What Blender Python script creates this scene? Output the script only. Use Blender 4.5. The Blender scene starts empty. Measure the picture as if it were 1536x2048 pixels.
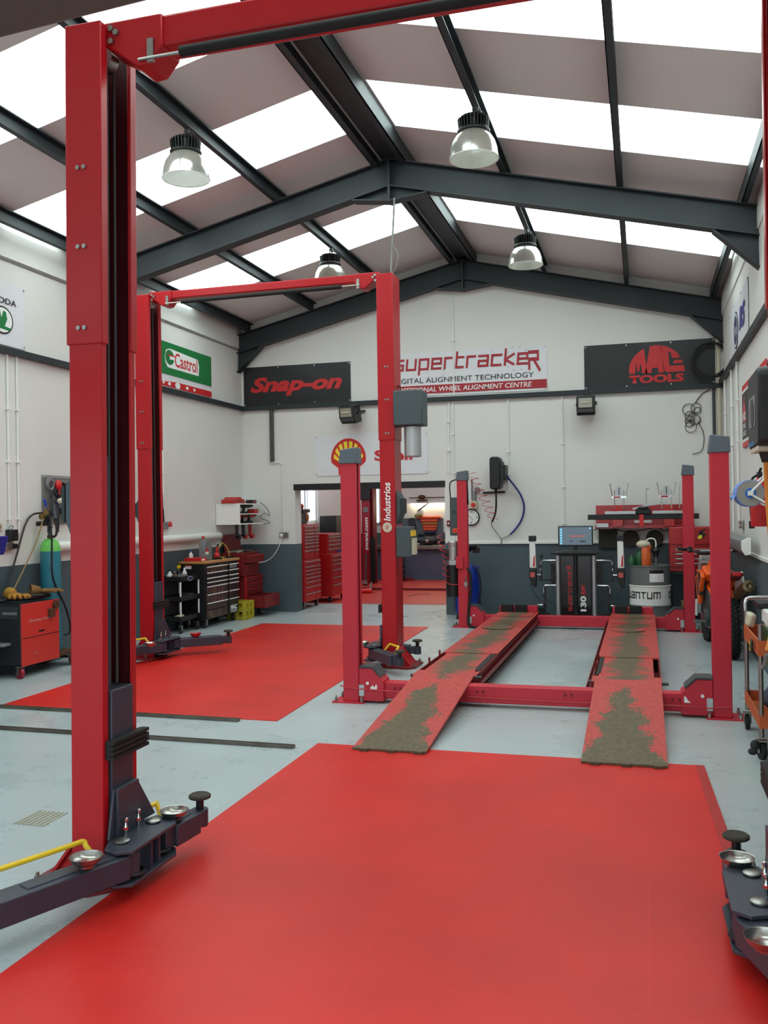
import bpy, bmesh, math, random
from mathutils import Vector, Matrix, Euler
random.seed(7)
PI = math.pi
SC = bpy.context.scene
COL = SC.collection

# ---------------------------------------------------------------- camera, world, light, exposure
cam = bpy.data.cameras.new('camera'); camo = bpy.data.objects.new('camera', cam); COL.objects.link(camo)
cam.sensor_fit = 'VERTICAL'; cam.sensor_height = 36.0; cam.lens = 36.0 * 1821.8 / 2048.0
cam.clip_end = 200.0
YAW, PIT, ROL = -0.276868, -0.000631, -0.0150369
_f = Vector((math.sin(YAW) * math.cos(PIT), math.cos(YAW) * math.cos(PIT), math.sin(PIT)))
_r = Vector((math.cos(YAW), -math.sin(YAW), 0.0)); _u = _r.cross(_f)
_c, _s = math.cos(ROL), math.sin(ROL)
_r2 = _c * _r + _s * _u; _u2 = -_s * _r + _c * _u
_m = Matrix((_r2, _u2, -_f)).transposed().to_4x4(); _m.translation = (0, 0, 1.62)
camo.matrix_world = _m
SC.camera = camo

world = bpy.data.worlds.new('sky'); SC.world = world; world.use_nodes = True
bg = world.node_tree.nodes['Background']
bg.inputs[0].default_value = (0.78, 0.95, 1.0, 1); bg.inputs[1].default_value = 2.0
SKYLIGHT = 5.2
SC.view_settings.view_transform = 'Standard'; SC.view_settings.look = 'None'
SC.view_settings.gamma = 1.0; SC.view_settings.use_curve_mapping = False
SC.view_settings.exposure = 0.0
SC.cycles.use_denoising = True
SC.cycles.max_bounces = 8; SC.cycles.diffuse_bounces = 5; SC.cycles.glossy_bounces = 4
SC.cycles.transmission_bounces = 6; SC.cycles.transparent_max_bounces = 8
SC.cycles.caustics_reflective = False; SC.cycles.caustics_refractive = False
SC.cycles.sample_clamp_indirect = 6.0

def area_light(name, loc, rot, sx, sy, power, color=(1, 1, 1)):
    d = bpy.data.lights.new(name, 'AREA'); d.shape = 'RECTANGLE'; d.size = sx; d.size_y = sy
    d.energy = power; d.color = color
    o = bpy.data.objects.new(name, d); o.location = loc; o.rotation_euler = rot; COL.objects.link(o)
    return o

# ---------------------------------------------------------------- materials
def srgb(r, g, b):
    f = lambda c: (c / 255 / 12.92) if c / 255 <= 0.04045 else ((c / 255 + 0.055) / 1.055) ** 2.4
    return (f(r), f(g), f(b))

def mat(name, rgb, rough=0.5, metal=0.0, var=0.10, scale=9.0, bump=0.0, bscale=60.0, coat=0.0, rvar=0.0, spec=0.5):
    m = bpy.data.materials.new(name); m.use_nodes = True
    nt = m.node_tree; N = nt.nodes; L = nt.links
    b = N['Principled BSDF']
    b.inputs['Specular IOR Level'].default_value = spec; b.inputs['Metallic'].default_value = metal; b.inputs['Roughness'].default_value = rough
    if coat:
        b.inputs['Coat Weight'].default_value = coat; b.inputs['Coat Roughness'].default_value = 0.15
    c = srgb(*rgb)
    geo = N.new('ShaderNodeNewGeometry')
    nz = N.new('ShaderNodeTexNoise'); nz.inputs['Scale'].default_value = scale; nz.inputs['Detail'].default_value = 4
    L.new(geo.outputs['Position'], nz.inputs['Vector'])
    mx = N.new('ShaderNodeMix'); mx.data_type = 'RGBA'
    L.new(nz.outputs['Fac'], mx.inputs[0])
    mx.inputs[6].default_value = (c[0] * (1 - var), c[1] * (1 - var), c[2] * (1 - var), 1)
    mx.inputs[7].default_value = (min(1, c[0] * (1 + var)), min(1, c[1] * (1 + var)), min(1, c[2] * (1 + var)), 1)
    L.new(mx.outputs[2], b.inputs['Base Color'])
    if rvar:
        mr = N.new('ShaderNodeMapRange'); mr.inputs[3].default_value = rough - rvar; mr.inputs[4].default_value = rough + rvar
        L.new(nz.outputs['Fac'], mr.inputs[0]); L.new(mr.outputs[0], b.inputs['Roughness'])
    if bump:
        n2 = N.new('ShaderNodeTexNoise'); n2.inputs['Scale'].default_value = bscale
        L.new(geo.outputs['Position'], n2.inputs['Vector'])
        bp = N.new('ShaderNodeBump'); bp.inputs['Strength'].default_value = bump; bp.inputs['Distance'].default_value = 0.004
        L.new(n2.outputs['Fac'], bp.inputs['Height']); L.new(bp.outputs[0], b.inputs['Normal'])
    return m

def emat(name, rgb, strength):
    m = bpy.data.materials.new(name); m.use_nodes = True
    b = m.node_tree.nodes['Principled BSDF']; c = srgb(*rgb)
    b.inputs['Base Color'].default_value = (*c, 1); b.inputs['Roughness'].default_value = 0.4
    b.inputs['Emission Color'].default_value = (*c, 1); b.inputs['Emission Strength'].default_value = strength
    return m

def rampnode(nt, src, stops):
    r = nt.nodes.new('ShaderNodeValToRGB'); nt.links.new(src, r.inputs[0])
    e = r.color_ramp.elements
    while len(e) < len(stops): e.new(0.5)
    for i, (p, c) in enumerate(stops):
        e[i].position = p; e[i].color = (*c, 1) if len(c) == 3 else c
    return r

RED = mat('lift_red', (178, 24, 32), 0.34, 0, 0.05, 3, coat=0.06, spec=0.28)
RED4 = mat('four_post_red', (198, 46, 62), 0.42, 0, 0.06, 4, spec=0.35)
REDTOOL = mat('toolbox_red', (176, 22, 24), 0.35, 0, 0.06, 6, coat=0.3)
REDDARK = mat('old_red_paint', (120, 20, 24), 0.5, 0, 0.15, 9)
SLATE = mat('lift_slate_paint', (58, 62, 74), 0.42, 0.15, 0.10, 7)
SLATEBOX = mat('slate_grey_box_paint', (66, 78, 82), 0.45, 0, 0.06, 6)
STEELDARK = mat('dark_steel_paint', (40, 47, 51), 0.55, 0.1, 0.15, 3, rvar=0.08)
GREYCAP = mat('grey_plastic_cap', (92, 102, 112), 0.5, 0, 0.04)
BLACK = mat('black_plastic', (20, 20, 22), 0.45, 0, 0.1)
BLACKM = mat('black_matt_rubber', (24, 23, 22), 0.8, 0, 0.2, 30, bump=0.3)
RUBPAD = mat('dusty_rubber_pad', (62, 56, 46), 0.9, 0, 0.3, 60, bump=0.5, bscale=120)
GREY = mat('mid_grey_plastic', (120, 122, 124), 0.5, 0, 0.05)
DGREY = mat('dark_grey_plastic', (62, 64, 66), 0.5, 0, 0.1)
CHROME = mat('bright_metal', (205, 205, 205), 0.16, 1.0, 0.03)
STEEL = mat('brushed_steel', (160, 158, 152), 0.35, 1.0, 0.1, 20)
ALU = mat('aluminium', (190, 192, 194), 0.4, 0.8, 0.05)
RUST = mat('rusty_steel', (92, 62, 44), 0.75, 0.4, 0.35, 18, bump=0.3)
WHITE = mat('white_paint', (232, 232, 228), 0.5, 0, 0.03, 3)
WHITEPL = mat('white_plastic', (236, 236, 232), 0.4, 0, 0.02)
CREAM = mat('cream_plastic', (206, 198, 174), 0.5, 0, 0.06)
YELLOW = mat('yellow_paint', (236, 196, 40), 0.45, 0, 0.12, 20)
YELCRATE = mat('yellow_crate_plastic', (176, 162, 40), 0.5, 0, 0.12, 12)
ORANGE = mat('orange_plastic', (236, 92, 24), 0.45, 0, 0.08)
ORANGEHOSE = mat('orange_hose', (214, 128, 42), 0.5, 0, 0.06)
BROWNOR = mat('worn_orange_steel', (192, 92, 46), 0.5, 0, 0.2, 10)
LIME = mat('lime_green_paint', (176, 200, 58), 0.4, 0, 0.05)
GREEN = mat('dark_green_plastic', (30, 82, 48), 0.45, 0, 0.15)
BLUE = mat('blue_paint', (22, 50, 150), 0.35, 0, 0.08)
BLUEHOSE = mat('blue_hose', (24, 34, 120), 0.4, 0, 0.06)
PALEBLUE = mat('blue_paper', (120, 146, 214), 0.85, 0, 0.1, 40)
REDCABLE = mat('red_cable', (190, 40, 44), 0.45)
WOOD = mat('oiled_wood', (186, 138, 82), 0.5, 0, 0.18, 22)
WOODOLD = mat('old_wood', (150, 124, 88), 0.8, 0, 0.25, 18)
CARD = mat('cardboard', (176, 150, 112), 0.85, 0, 0.1)
LEATHER = mat('tan_leather', (176, 124, 44), 0.8, 0, 0.25, 25, bump=0.4)
VINYLW = mat('white_vinyl', (226, 226, 230), 0.42, 0, 0.03, 5, bump=0.15, bscale=5)
VINYLK = mat('black_vinyl', (30, 31, 32), 0.38, 0, 0.12, 5, bump=0.25, bscale=6)
PR_RED = mat('print_red', (206, 36, 40), 0.45, 0, 0.03)
PR_MAROON = mat('print_dark_red', (168, 30, 44), 0.45, 0, 0.03)
PR_BLACK = mat('print_black', (26, 26, 28), 0.5, 0, 0.03)
PR_WHITE = mat('print_white', (238, 238, 236), 0.5, 0, 0.02)
PR_YELLOW = mat('print_yellow', (246, 220, 60), 0.45, 0, 0.02)
PR_GREEN = mat('print_green', (0, 118, 56), 0.45, 0, 0.03)
PR_BLUE = mat('print_blue', (70, 66, 150), 0.45, 0, 0.04)
PR_GREY = mat('print_grey', (190, 190, 194), 0.5, 0, 0.03)
PR_NAVY = mat('print_navy', (40, 44, 96), 0.45, 0, 0.04)
SCREENM = emat('screen_glow', (104, 120, 134), 0.32)
SCREENI = emat('screen_icons', (120, 200, 235), 0.9)
SCREENR = emat('screen_red_words', (214, 84, 66), 0.6)
SCREEND = emat('screen_dark_shapes', (52, 62, 76), 0.35)
TUBE = emat('fluorescent_tube', (255, 240, 200), 16.0)
SKY1 = emat('skylight_daylight', (236, 255, 252), SKYLIGHT)
SKYWIN = emat('window_daylight', (226, 240, 255), 1.6)

def wall_mat(name, white=(226, 224, 220), grey=(74, 88, 94), split=1.11):
    m = mat(name, white, 0.62, 0, 0.02, 2.0, bump=0.06, bscale=30)
    nt = m.node_tree; N = nt.nodes; L = nt.links; b = N['Principled BSDF']
    geo = N.new('ShaderNodeNewGeometry'); sp = N.new('ShaderNodeSeparateXYZ'); L.new(geo.outputs['Position'], sp.inputs[0])
    gt = N.new('ShaderNodeMath'); gt.operation = 'GREATER_THAN'; gt.inputs[1].default_value = split
    L.new(sp.outputs['Z'], gt.inputs[0])
    old = b.inputs['Base Color'].links[0].from_socket
    nz = N.new('ShaderNodeTexNoise'); nz.inputs['Scale'].default_value = 1.3; nz.inputs['Detail'].default_value = 5; L.new(geo.outputs['Position'], nz.inputs['Vector'])
    g0 = srgb(*[c * 0.92 for c in grey]); g1 = srgb(*[c * 1.08 for c in grey])
    rg = rampnode(nt, nz.outputs['Fac'], [(0.3, g0), (0.7, g1)])
    mx = N.new('ShaderNodeMix'); mx.data_type = 'RGBA'
    L.new(gt.outputs[0], mx.inputs[0]); L.new(rg.outputs[0], mx.inputs[6]); L.new(old, mx.inputs[7])
    L.new(mx.outputs[2], b.inputs['Base Color'])
    return m
WALL = wall_mat('painted_wall')
WALLIN = wall_mat('painted_wall_of_second_bay', (222, 220, 216), (84, 92, 98))

def floor_mat():
    m = bpy.data.materials.new('grey_floor_paint'); m.use_nodes = True
    nt = m.node_tree; N = nt.nodes; L = nt.links; b = N['Principled BSDF']
    geo = N.new('ShaderNodeNewGeometry')
    n1 = N.new('ShaderNodeTexNoise'); n1.inputs['Scale'].default_value = 0.9; n1.inputs['Detail'].default_value = 7; n1.inputs['Roughness'].default_value = 0.65
    L.new(geo.outputs['Position'], n1.inputs['Vector'])
    r = rampnode(nt, n1.outputs['Fac'], [(0.25, srgb(160, 170, 172)), (0.5, srgb(174, 184, 186)), (0.8, srgb(186, 194, 196))])
    n2 = N.new('ShaderNodeTexNoise'); n2.inputs['Scale'].default_value = 7.0; n2.inputs['Detail'].default_value = 6
    L.new(geo.outputs['Position'], n2.inputs['Vector'])
    r2 = rampnode(nt, n2.outputs['Fac'], [(0.0, (0, 0, 0)), (0.70, (0, 0, 0)), (0.76, (1, 1, 1))])
    mx = N.new('ShaderNodeMix'); mx.data_type = 'RGBA'; mx.inputs[7].default_value = (*srgb(120, 122, 118), 1)
    ml = N.new('ShaderNodeMath'); ml.operation = 'MULTIPLY'; ml.inputs[1].default_value = 0.10
    L.new(r2.outputs[0], ml.inputs[0]); L.new(ml.outputs[0], mx.inputs[0]); L.new(r.outputs[0], mx.inputs[6])
    n3 = N.new('ShaderNodeTexVoronoi'); n3.inputs['Scale'].default_value = 3.1
    L.new(geo.outputs['Position'], n3.inputs['Vector'])
    r3 = rampnode(nt, n3.outputs['Distance'], [(0.0, (1, 1, 1)), (0.028, (1, 1, 1)), (0.04, (0, 0, 0))])
    mx2 = N.new('ShaderNodeMix'); mx2.data_type = 'RGBA'; mx2.inputs[7].default_value = (*srgb(206, 212, 214), 1)
    L.new(r3.outputs[0], mx2.inputs[0]); L.new(mx.outputs[2], mx2.inputs[6]); L.new(mx2.outputs[2], b.inputs['Base Color'])
    mr = N.new('ShaderNodeMapRange'); mr.inputs[3].default_value = 0.16; mr.inputs[4].default_value = 0.42
    L.new(n1.outputs['Fac'], mr.inputs[0]); L.new(mr.outputs[0], b.inputs['Roughness'])
    n4 = N.new('ShaderNodeTexNoise'); n4.inputs['Scale'].default_value = 5.0; n4.inputs['Detail'].default_value = 3; L.new(geo.outputs['Position'], n4.inputs['Vector'])
    bp = N.new('ShaderNodeBump'); bp.inputs['Strength'].default_value = 0.10; bp.inputs['Distance'].default_value = 0.02
    L.new(n4.outputs['Fac'], bp.inputs['Height']); L.new(bp.outputs[0], b.inputs['Normal'])
    return m
FLOOR = floor_mat()

def red_mat_paint(name, rgb, tile=1.0):
    m = bpy.data.materials.new(name); m.use_nodes = True
    nt = m.node_tree; N = nt.nodes; L = nt.links; b = N['Principled BSDF']
    geo = N.new('ShaderNodeNewGeometry')
    n1 = N.new('ShaderNodeTexNoise'); n1.inputs['Scale'].default_value = 1.4; n1.inputs['Detail'].default_value = 6
    L.new(geo.outputs['Position'], n1.inputs['Vector'])
    lo = srgb(*[c * 0.95 for c in rgb]); hi = srgb(*[min(255, c * 1.05) for c in rgb])
    r = rampnode(nt, n1.outputs['Fac'], [(0.3, lo), (0.7, hi)])
    br = N.new('ShaderNodeTexBrick'); br.offset = 0.0; br.inputs['Scale'].default_value = 1.0
    br.inputs['Brick Width'].default_value = tile; br.inputs['Row Height'].default_value = tile
    br.inputs['Mortar Size'].default_value = 0.006; br.inputs['Mortar Smooth'].default_value = 1.0
    L.new(geo.outputs['Position'], br.inputs['Vector'])
    mx = N.new('ShaderNodeMix'); mx.data_type = 'RGBA'
    k = srgb(*[min(255, c * 1.06 + 8) for c in rgb]); mx.inputs[7].default_value = (*k, 1)
    ml = N.new('ShaderNodeMath'); ml.operation = 'MULTIPLY'; ml.inputs[1].default_value = 0.3
    L.new(br.outputs['Fac'], ml.inputs[0]); L.new(ml.outputs[0], mx.inputs[0])
    L.new(r.outputs[0], mx.inputs[6]); L.new(mx.outputs[2], b.inputs['Base Color'])
    b.inputs['Roughness'].default_value = 0.40; b.inputs['Specular IOR Level'].default_value = 0.28
    n4 = N.new('ShaderNodeTexNoise'); n4.inputs['Scale'].default_value = 140; L.new(geo.outputs['Position'], n4.inputs['Vector'])
    bp = N.new('ShaderNodeBump'); bp.inputs['Strength'].default_value = 0.12; bp.inputs['Distance'].default_value = 0.002
    L.new(n4.outputs['Fac'], bp.inputs['Height']); L.new(bp.outputs[0], b.inputs['Normal'])
    return m
MATRED = red_mat_paint('red_vinyl_floor', (206, 40, 34))
MATRED2 = red_mat_paint('red_vinyl_floor_far', (190, 62, 54))

def worn_tread(name, cx, y0, y1, halfw, plate=True, amount=0.5):
    """red chequer plate with the paint worn to brown steel along the wheel track"""
    m = bpy.data.materials.new(name); m.use_nodes = True
    nt = m.node_tree; N = nt.nodes; L = nt.links; b = N['Principled BSDF']
    geo = N.new('ShaderNodeNewGeometry'); sp = N.new('ShaderNodeSeparateXYZ'); L.new(geo.outputs['Position'], sp.inputs[0])
    def mth(op, a, bb=None, c=None):
        n = N.new('ShaderNodeMath'); n.operation = op
        for i, v in enumerate((a, bb, c)):
            if v is None: continue
            if hasattr(v, 'links'): L.new(v, n.inputs[i])
            else: n.inputs[i].default_value = v
        return n.outputs[0]
    dx = mth('ABSOLUTE', mth('DIVIDE', mth('SUBTRACT', sp.outputs['X'], cx), halfw))
    t = mth('DIVIDE', mth('SUBTRACT', sp.outputs['Y'], y0), (y1 - y0))
    nz = N.new('ShaderNodeTexNoise'); nz.inputs['Scale'].default_value = 3.4; nz.inputs['Detail'].default_value = 9; nz.inputs['Roughness'].default_value = 0.68
    L.new(geo.outputs['Position'], nz.inputs['Vector'])
    k = mth('SUBTRACT', mth('ADD', mth('MULTIPLY', nz.outputs['Fac'], 2.1), amount - 1.05), mth('MULTIPLY', dx, 0.95))
    k = mth('SUBTRACT', k, mth('MULTIPLY', t, 0.75 if plate else 0.0))
    k = mth('ADD', k, 0.42)
    # chequer lozenges
    w1 = N.new('ShaderNodeTexWave'); w1.inputs['Scale'].default_value = 7.0; w1.bands_direction = 'DIAGONAL'
    w2 = N.new('ShaderNodeTexChecker'); w2.inputs['Scale'].default_value = 36.0
    mp = N.new('ShaderNodeMapping'); mp.inputs['Rotation'].default_value = (0, 0, 0.785); L.new(geo.outputs['Position'], mp.inputs['Vector'])
    L.new(mp.outputs[0], w2.inputs['Vector'])
    k2 = mth('ADD', k, mth('MULTIPLY', w2.outputs['Fac'], 0.10)) if plate else k
    edge = mth('GREATER_THAN', k2, 0.42)
    if not plate:
        mr = N.new('ShaderNodeMapRange'); mr.inputs[1].default_value = 0.25; mr.inputs[2].default_value = 0.62; L.new(k2, mr.inputs[0]); edge = mr.outputs[0]
    n2 = N.new('ShaderNodeTexNoise'); n2.inputs['Scale'].default_value = 30; L.new(geo.outputs['Position'], n2.inputs['Vector'])
    rr = rampnode(nt, n2.outputs['Fac'], [(0.3, srgb(176, 58, 54)), (0.7, srgb(198, 74, 68))])
    rb = rampnode(nt, n2.outputs['Fac'], [(0.3, srgb(84, 74, 54)), (0.7, srgb(108, 94, 70))])
    mx = N.new('ShaderNodeMix'); mx.data_type = 'RGBA'
    L.new(edge, mx.inputs[0]); L.new(rr.outputs[0], mx.inputs[6]); L.new(rb.outputs[0], mx.inputs[7])
    L.new(mx.outputs[2], b.inputs['Base Color']); b.inputs['Roughness'].default_value = 0.6
    bp = N.new('ShaderNodeBump'); bp.inputs['Strength'].default_value = 0.6 if plate else 0.15; bp.inputs['Distance'].default_value = 0.004
    L.new(w2.outputs['Fac'] if plate else n2.outputs['Fac'], bp.inputs['Height']); L.new(bp.outputs[0], b.inputs['Normal'])
    return m

def roof_mat():
    m = mat('lined_roof_sheet', (226, 224, 222), 0.7, 0, 0.04, 1.2)
    return m
ROOF = roof_mat()

def shade_mat():
    m = bpy.data.materials.new('clear_prismatic_shade'); m.use_nodes = True
    nt = m.node_tree; N = nt.nodes; L = nt.links
    N.remove(N['Principled BSDF'])
    out = N['Material Output']
    tl = N.new('ShaderNodeBsdfTranslucent'); tl.inputs[0].default_value = (0.80, 0.80, 0.72, 1)
    df = N.new('ShaderNodeBsdfDiffuse'); df.inputs[0].default_value = (0.62, 0.61, 0.55, 1)
    gl = N.new('ShaderNodeBsdfGlossy'); gl.inputs[0].default_value = (0.9, 0.9, 0.86, 1); gl.inputs[1].default_value = 0.18
    tr = N.new('ShaderNodeBsdfTransparent')
    a = N.new('ShaderNodeMixShader'); a.inputs[0].default_value = 0.5; L.new(tl.outputs[0], a.inputs[1]); L.new(df.outputs[0], a.inputs[2])
    b = N.new('ShaderNodeMixShader'); b.inputs[0].default_value = 0.42; L.new(a.outputs[0], b.inputs[1]); L.new(gl.outputs[0], b.inputs[2])
    c = N.new('ShaderNodeMixShader'); c.inputs[0].default_value = 0.22; L.new(b.outputs[0], c.inputs[1]); L.new(tr.outputs[0], c.inputs[2])
    L.new(c.outputs[0], out.inputs[0])
    return m
SHADE = shade_mat()

def bottle_mat():
    m = mat('scuffed_teal_cylinder', (44, 124, 142), 0.45, 0, 0.2, 6)
    nt = m.node_tree; N = nt.nodes; L = nt.links; b = N['Principled BSDF']
    old = b.inputs['Base Color'].links[0].from_socket
    geo = N.new('ShaderNodeNewGeometry'); nz = N.new('ShaderNodeTexNoise'); nz.inputs['Scale'].default_value = 9; nz.inputs['Detail'].default_value = 8
    mp = N.new('ShaderNodeMapping'); mp.inputs['Scale'].default_value = (1, 1, 0.45); L.new(geo.outputs['Position'], mp.inputs[0]); L.new(mp.outputs[0], nz.inputs['Vector'])
    r = rampnode(nt, nz.outputs['Fac'], [(0.0, (0, 0, 0)), (0.62, (0, 0, 0)), (0.68, (1, 1, 1))])
    mx = N.new('ShaderNodeMix'); mx.data_type = 'RGBA'; mx.inputs[7].default_value = (*srgb(30, 44, 48), 1)
    L.new(r.outputs[0], mx.inputs[0]); L.new(old, mx.inputs[6]); L.new(mx.outputs[2], b.inputs['Base Color'])
    return m
TEAL = bottle_mat()

# ---------------------------------------------------------------- geometry helpers
class G:
    """collects simple solids and links them as ONE mesh object"""
    def __init__(s): s.v = []; s.f = []; s.k = []
    def add(s, vs, fs, k=0):
        n = len(s.v); s.v.extend([Vector(p) for p in vs]); s.f.extend([tuple(i + n for i in f) for f in fs]); s.k.extend([k] * len(fs)); return s
    def box(s, x0, x1, y0, y1, z0, z1, k=0):
        if x1 < x0: x0, x1 = x1, x0
        if y1 < y0: y0, y1 = y1, y0
        if z1 < z0: z0, z1 = z1, z0
        return s.add([(x, y, z) for z in (z0, z1) for y in (y0, y1) for x in (x0, x1)],
                     [(0, 2, 3, 1), (4, 5, 7, 6), (0, 1, 5, 4), (2, 6, 7, 3), (0, 4, 6, 2), (1, 3, 7, 5)], k)
    def obox(s, c, d, rot=(0, 0, 0), k=0):
        R = Euler(rot).to_matrix(); c = Vector(c); n = len(s.v)
        s.box(-d[0] / 2, d[0] / 2, -d[1] / 2, d[1] / 2, -d[2] / 2, d[2] / 2, k)
        for i in range(n, len(s.v)): s.v[i] = R @ s.v[i] + c
        return s
    def bar(s, a, b, w, h=None, up=(0, 0, 1), k=0):
        """rectangular bar from a to b, w wide, h high"""
        h = h or w; a = Vector(a); b = Vector(b); d = (b - a).normalized(); up = Vector(up)
        x = d.cross(up)
        if x.length < 1e-4: x = d.cross(Vector((1, 0, 0)))
        x.normalize(); z = x.cross(d)
        vs = [p + x * (sx * w / 2) + z * (sz * h / 2) for p in (a, b) for sz in (-1, 1) for sx in (-1, 1)]
        return s.add(vs, [(0, 2, 3, 1), (4, 5, 7, 6), (0, 1, 5, 4), (2, 6, 7, 3), (0, 4, 6, 2), (1, 3, 7, 5)], k)
    def cyl(s, a, b, r, r2=None, n=16, k=0, caps=True):
        r2 = r if r2 is None else r2; a = Vector(a); b = Vector(b); d = (b - a).normalized()
        x = d.orthogonal().normalized(); y = d.cross(x)
        vs = [p + (x * math.cos(2 * PI * i / n) + y * math.sin(2 * PI * i / n)) * q for p, q in ((a, r), (b, r2)) for i in range(n)]
        fs = [(i, (i + 1) % n, n + (i + 1) % n, n + i) for i in range(n)]
        if caps: fs += [tuple(range(n - 1, -1, -1)), tuple(range(n, 2 * n))]
        return s.add(vs, fs, k)
    def lathe(s, prof, c=(0, 0, 0), n=28, axis=(0, 0, 1), k=0):
        """surface of revolution: prof is [(radius, height)]"""
        c = Vector(c); d = Vector(axis).normalized(); x = d.orthogonal().normalized(); y = d.cross(x)
        vs = []
        for r, z in prof:
            r = max(r, 1e-4)
            vs += [c + d * z + (x * math.cos(2 * PI * i / n) + y * math.sin(2 * PI * i / n)) * r for i in range(n)]
        m = len(prof); fs = [(j * n + i, j * n + (i + 1) % n, (j + 1) * n + (i + 1) % n, (j + 1) * n + i) for j in range(m - 1) for i in range(n)]
        fs += [tuple(range(n - 1, -1, -1)), tuple(range((m - 1) * n, m * n))]
        return s.add(vs, fs, k)
    def tube(s, pts, r, n=8, smooth=True, k=0, closed=False):
        P = [Vector(p) for p in pts]
        if smooth and len(P) > 2:
            Q = []
            for i in range(len(P) - 1):
                p0 = P[max(i - 1, 0)]; p1 = P[i]; p2 = P[i + 1]; p3 = P[min(i + 2, len(P) - 1)]
                for j in range(5):
                    t = j / 5
                    Q.append(0.5 * ((2 * p1) + (p2 - p0) * t + (2 * p0 - 5 * p1 + 4 * p2 - p3) * t * t + (3 * p1 - p0 - 3 * p2 + p3) * t ** 3))
            Q.append(P[-1]); P = Q
        P = [p for i, p in enumerate(P) if i == 0 or (p - P[i - 1]).length > 1e-5]
        vs = []; m = len(P); x = None
        for i, p in enumerate(P):
            d = (P[min(i + 1, m - 1)] - P[max(i - 1, 0)]).normalized()
            if x is None: x = d.orthogonal().normalized()
            x = (x - d * x.dot(d)); x = x.normalized() if x.length > 1e-6 else d.orthogonal().normalized()
            y = d.cross(x)
            vs += [p + (x * math.cos(2 * PI * q / n) + y * math.sin(2 * PI * q / n)) * r for q in range(n)]
        fs = [(j * n + i, j * n + (i + 1) % n, (j + 1) * n + (i + 1) % n, (j + 1) * n + i) for j in range(m - 1) for i in range(n)]
        fs += [tuple(range(n - 1, -1, -1)), tuple(range((m - 1) * n, m * n))]
        return s.add(vs, fs, k)
    def prism(s, poly, axis, a, b, k=0):
        """extrude a 2D polygon; axis x: (y,z), y: (x,z), z: (x,y)"""
        n = len(poly); f = {'x': lambda p, t: (t, p[0], p[1]), 'y': lambda p, t: (p[0], t, p[1]), 'z': lambda p, t: (p[0], p[1], t)}[axis]
        vs = [f(p, a) for p in poly] + [f(p, b) for p in poly]
        fs = [(i, (i + 1) % n, n + (i + 1) % n, n + i) for i in range(n)] + [tuple(range(n - 1, -1, -1)), tuple(range(n, 2 * n))]
        return s.add(vs, fs, k)
    def ball(s, c, r, n=12, m=8, k=0, sc=(1, 1, 1)):
        prof = [(math.sin(PI * j / m), -math.cos(PI * j / m)) for j in range(m + 1)]
        q = len(s.v); s.lathe(prof, (0, 0, 0), n, (0, 0, 1), k)
        for i in range(q, len(s.v)):
            v = s.v[i]; s.v[i] = Vector((v.x * r * sc[0] + c[0], v.y * r * sc[1] + c[1], v.z * r * sc[2] + c[2]))
        return s
    def torus(s, c, R, r, axis=(0, 0, 1), n=32, m=8, k=0):
        c = Vector(c); d = Vector(axis).normalized(); x = d.orthogonal().normalized(); y = d.cross(x); vs = []
        for i in range(n):
            a = 2 * PI * i / n; e = x * math.cos(a) + y * math.sin(a)
            vs += [c + e * (R + r * math.cos(2 * PI * j / m)) + d * (r * math.sin(2 * PI * j / m)) for j in range(m)]
        return s.add(vs, [(i * m + j, ((i + 1) % n) * m + j, ((i + 1) % n) * m + (j + 1) % m, i * m + (j + 1) % m) for i in range(n) for j in range(m)], k)
    def xf(s, M, start=0):
        for i in range(start, len(s.v)): s.v[i] = M @ s.v[i]
        return s
    def obj(s, name, m, parent=None, bev=0.0, seg=2, flat=False, label=None, loc=None):
        me = bpy.data.meshes.new(name); me.from_pydata([tuple(v) for v in s.v], [], s.f)
        bm = bmesh.new(); bm.from_mesh(me); bmesh.ops.recalc_face_normals(bm, faces=bm.faces); bm.to_mesh(me); bm.free()
        ms = m if isinstance(m, (list, tuple)) else [m]
        for q in ms: me.materials.append(q)
        for p, k in zip(me.polygons, s.k): p.material_index = min(k, len(ms) - 1)
        if not flat:
            me.polygons.foreach_set('use_smooth', [True] * len(me.polygons)); me.set_sharp_from_angle(angle=math.radians(38))
        o = bpy.data.objects.new(name, me); COL.objects.link(o)
        if parent is not None: o.parent = parent
        if loc is not None: o.location = loc
        if bev:
            b = o.modifiers.new('bevel', 'BEVEL'); b.width = bev; b.segments = seg; b.limit_method = 'ANGLE'; b.angle_limit = math.radians(40)
        if label: o['label'] = label
        return o

def T(name, label, cat, loc=(0, 0, 0), rz=0.0, group=None):
    """a thing: an Empty at its base that parents its parts"""
    o = bpy.data.objects.new(name, None); o.empty_display_size = 0.1; COL.objects.link(o)
    o.location = loc; o.rotation_euler = (0, 0, rz); o['label'] = label; o['category'] = cat
    if group: o['group'] = group
    return o
def tag(o, label, cat, group=None, kind=None):
    o['label'] = label; o['category'] = cat
    if group: o['group'] = group
    if kind: o['kind'] = kind
    return o
def struct(o, label=None):
    o['kind'] = 'structure'
    if label: o['label'] = label
    return o
def dup(root, loc, rz=0.0, label=None, group=None):
    """a copy of a thing with copies of its parts and sub-parts"""
    r = root.copy(); COL.objects.link(r); r.location = loc; r.rotation_euler = (0, 0, rz)
    if label: r['label'] = label
    if group: r['group'] = group
    for ch in list(root.children):
        c = ch.copy(); COL.objects.link(c); c.parent = r
        for g in list(ch.children):
            d = g.copy(); COL.objects.link(d); d.parent = c
    return r

def basis(origin, xdir, ydir):
    x = Vector(xdir).normalized(); y = Vector(ydir).normalized(); z = x.cross(y)
    M = Matrix((x, y, z)).transposed().to_4x4(); M.translation = Vector(origin); return M

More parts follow.
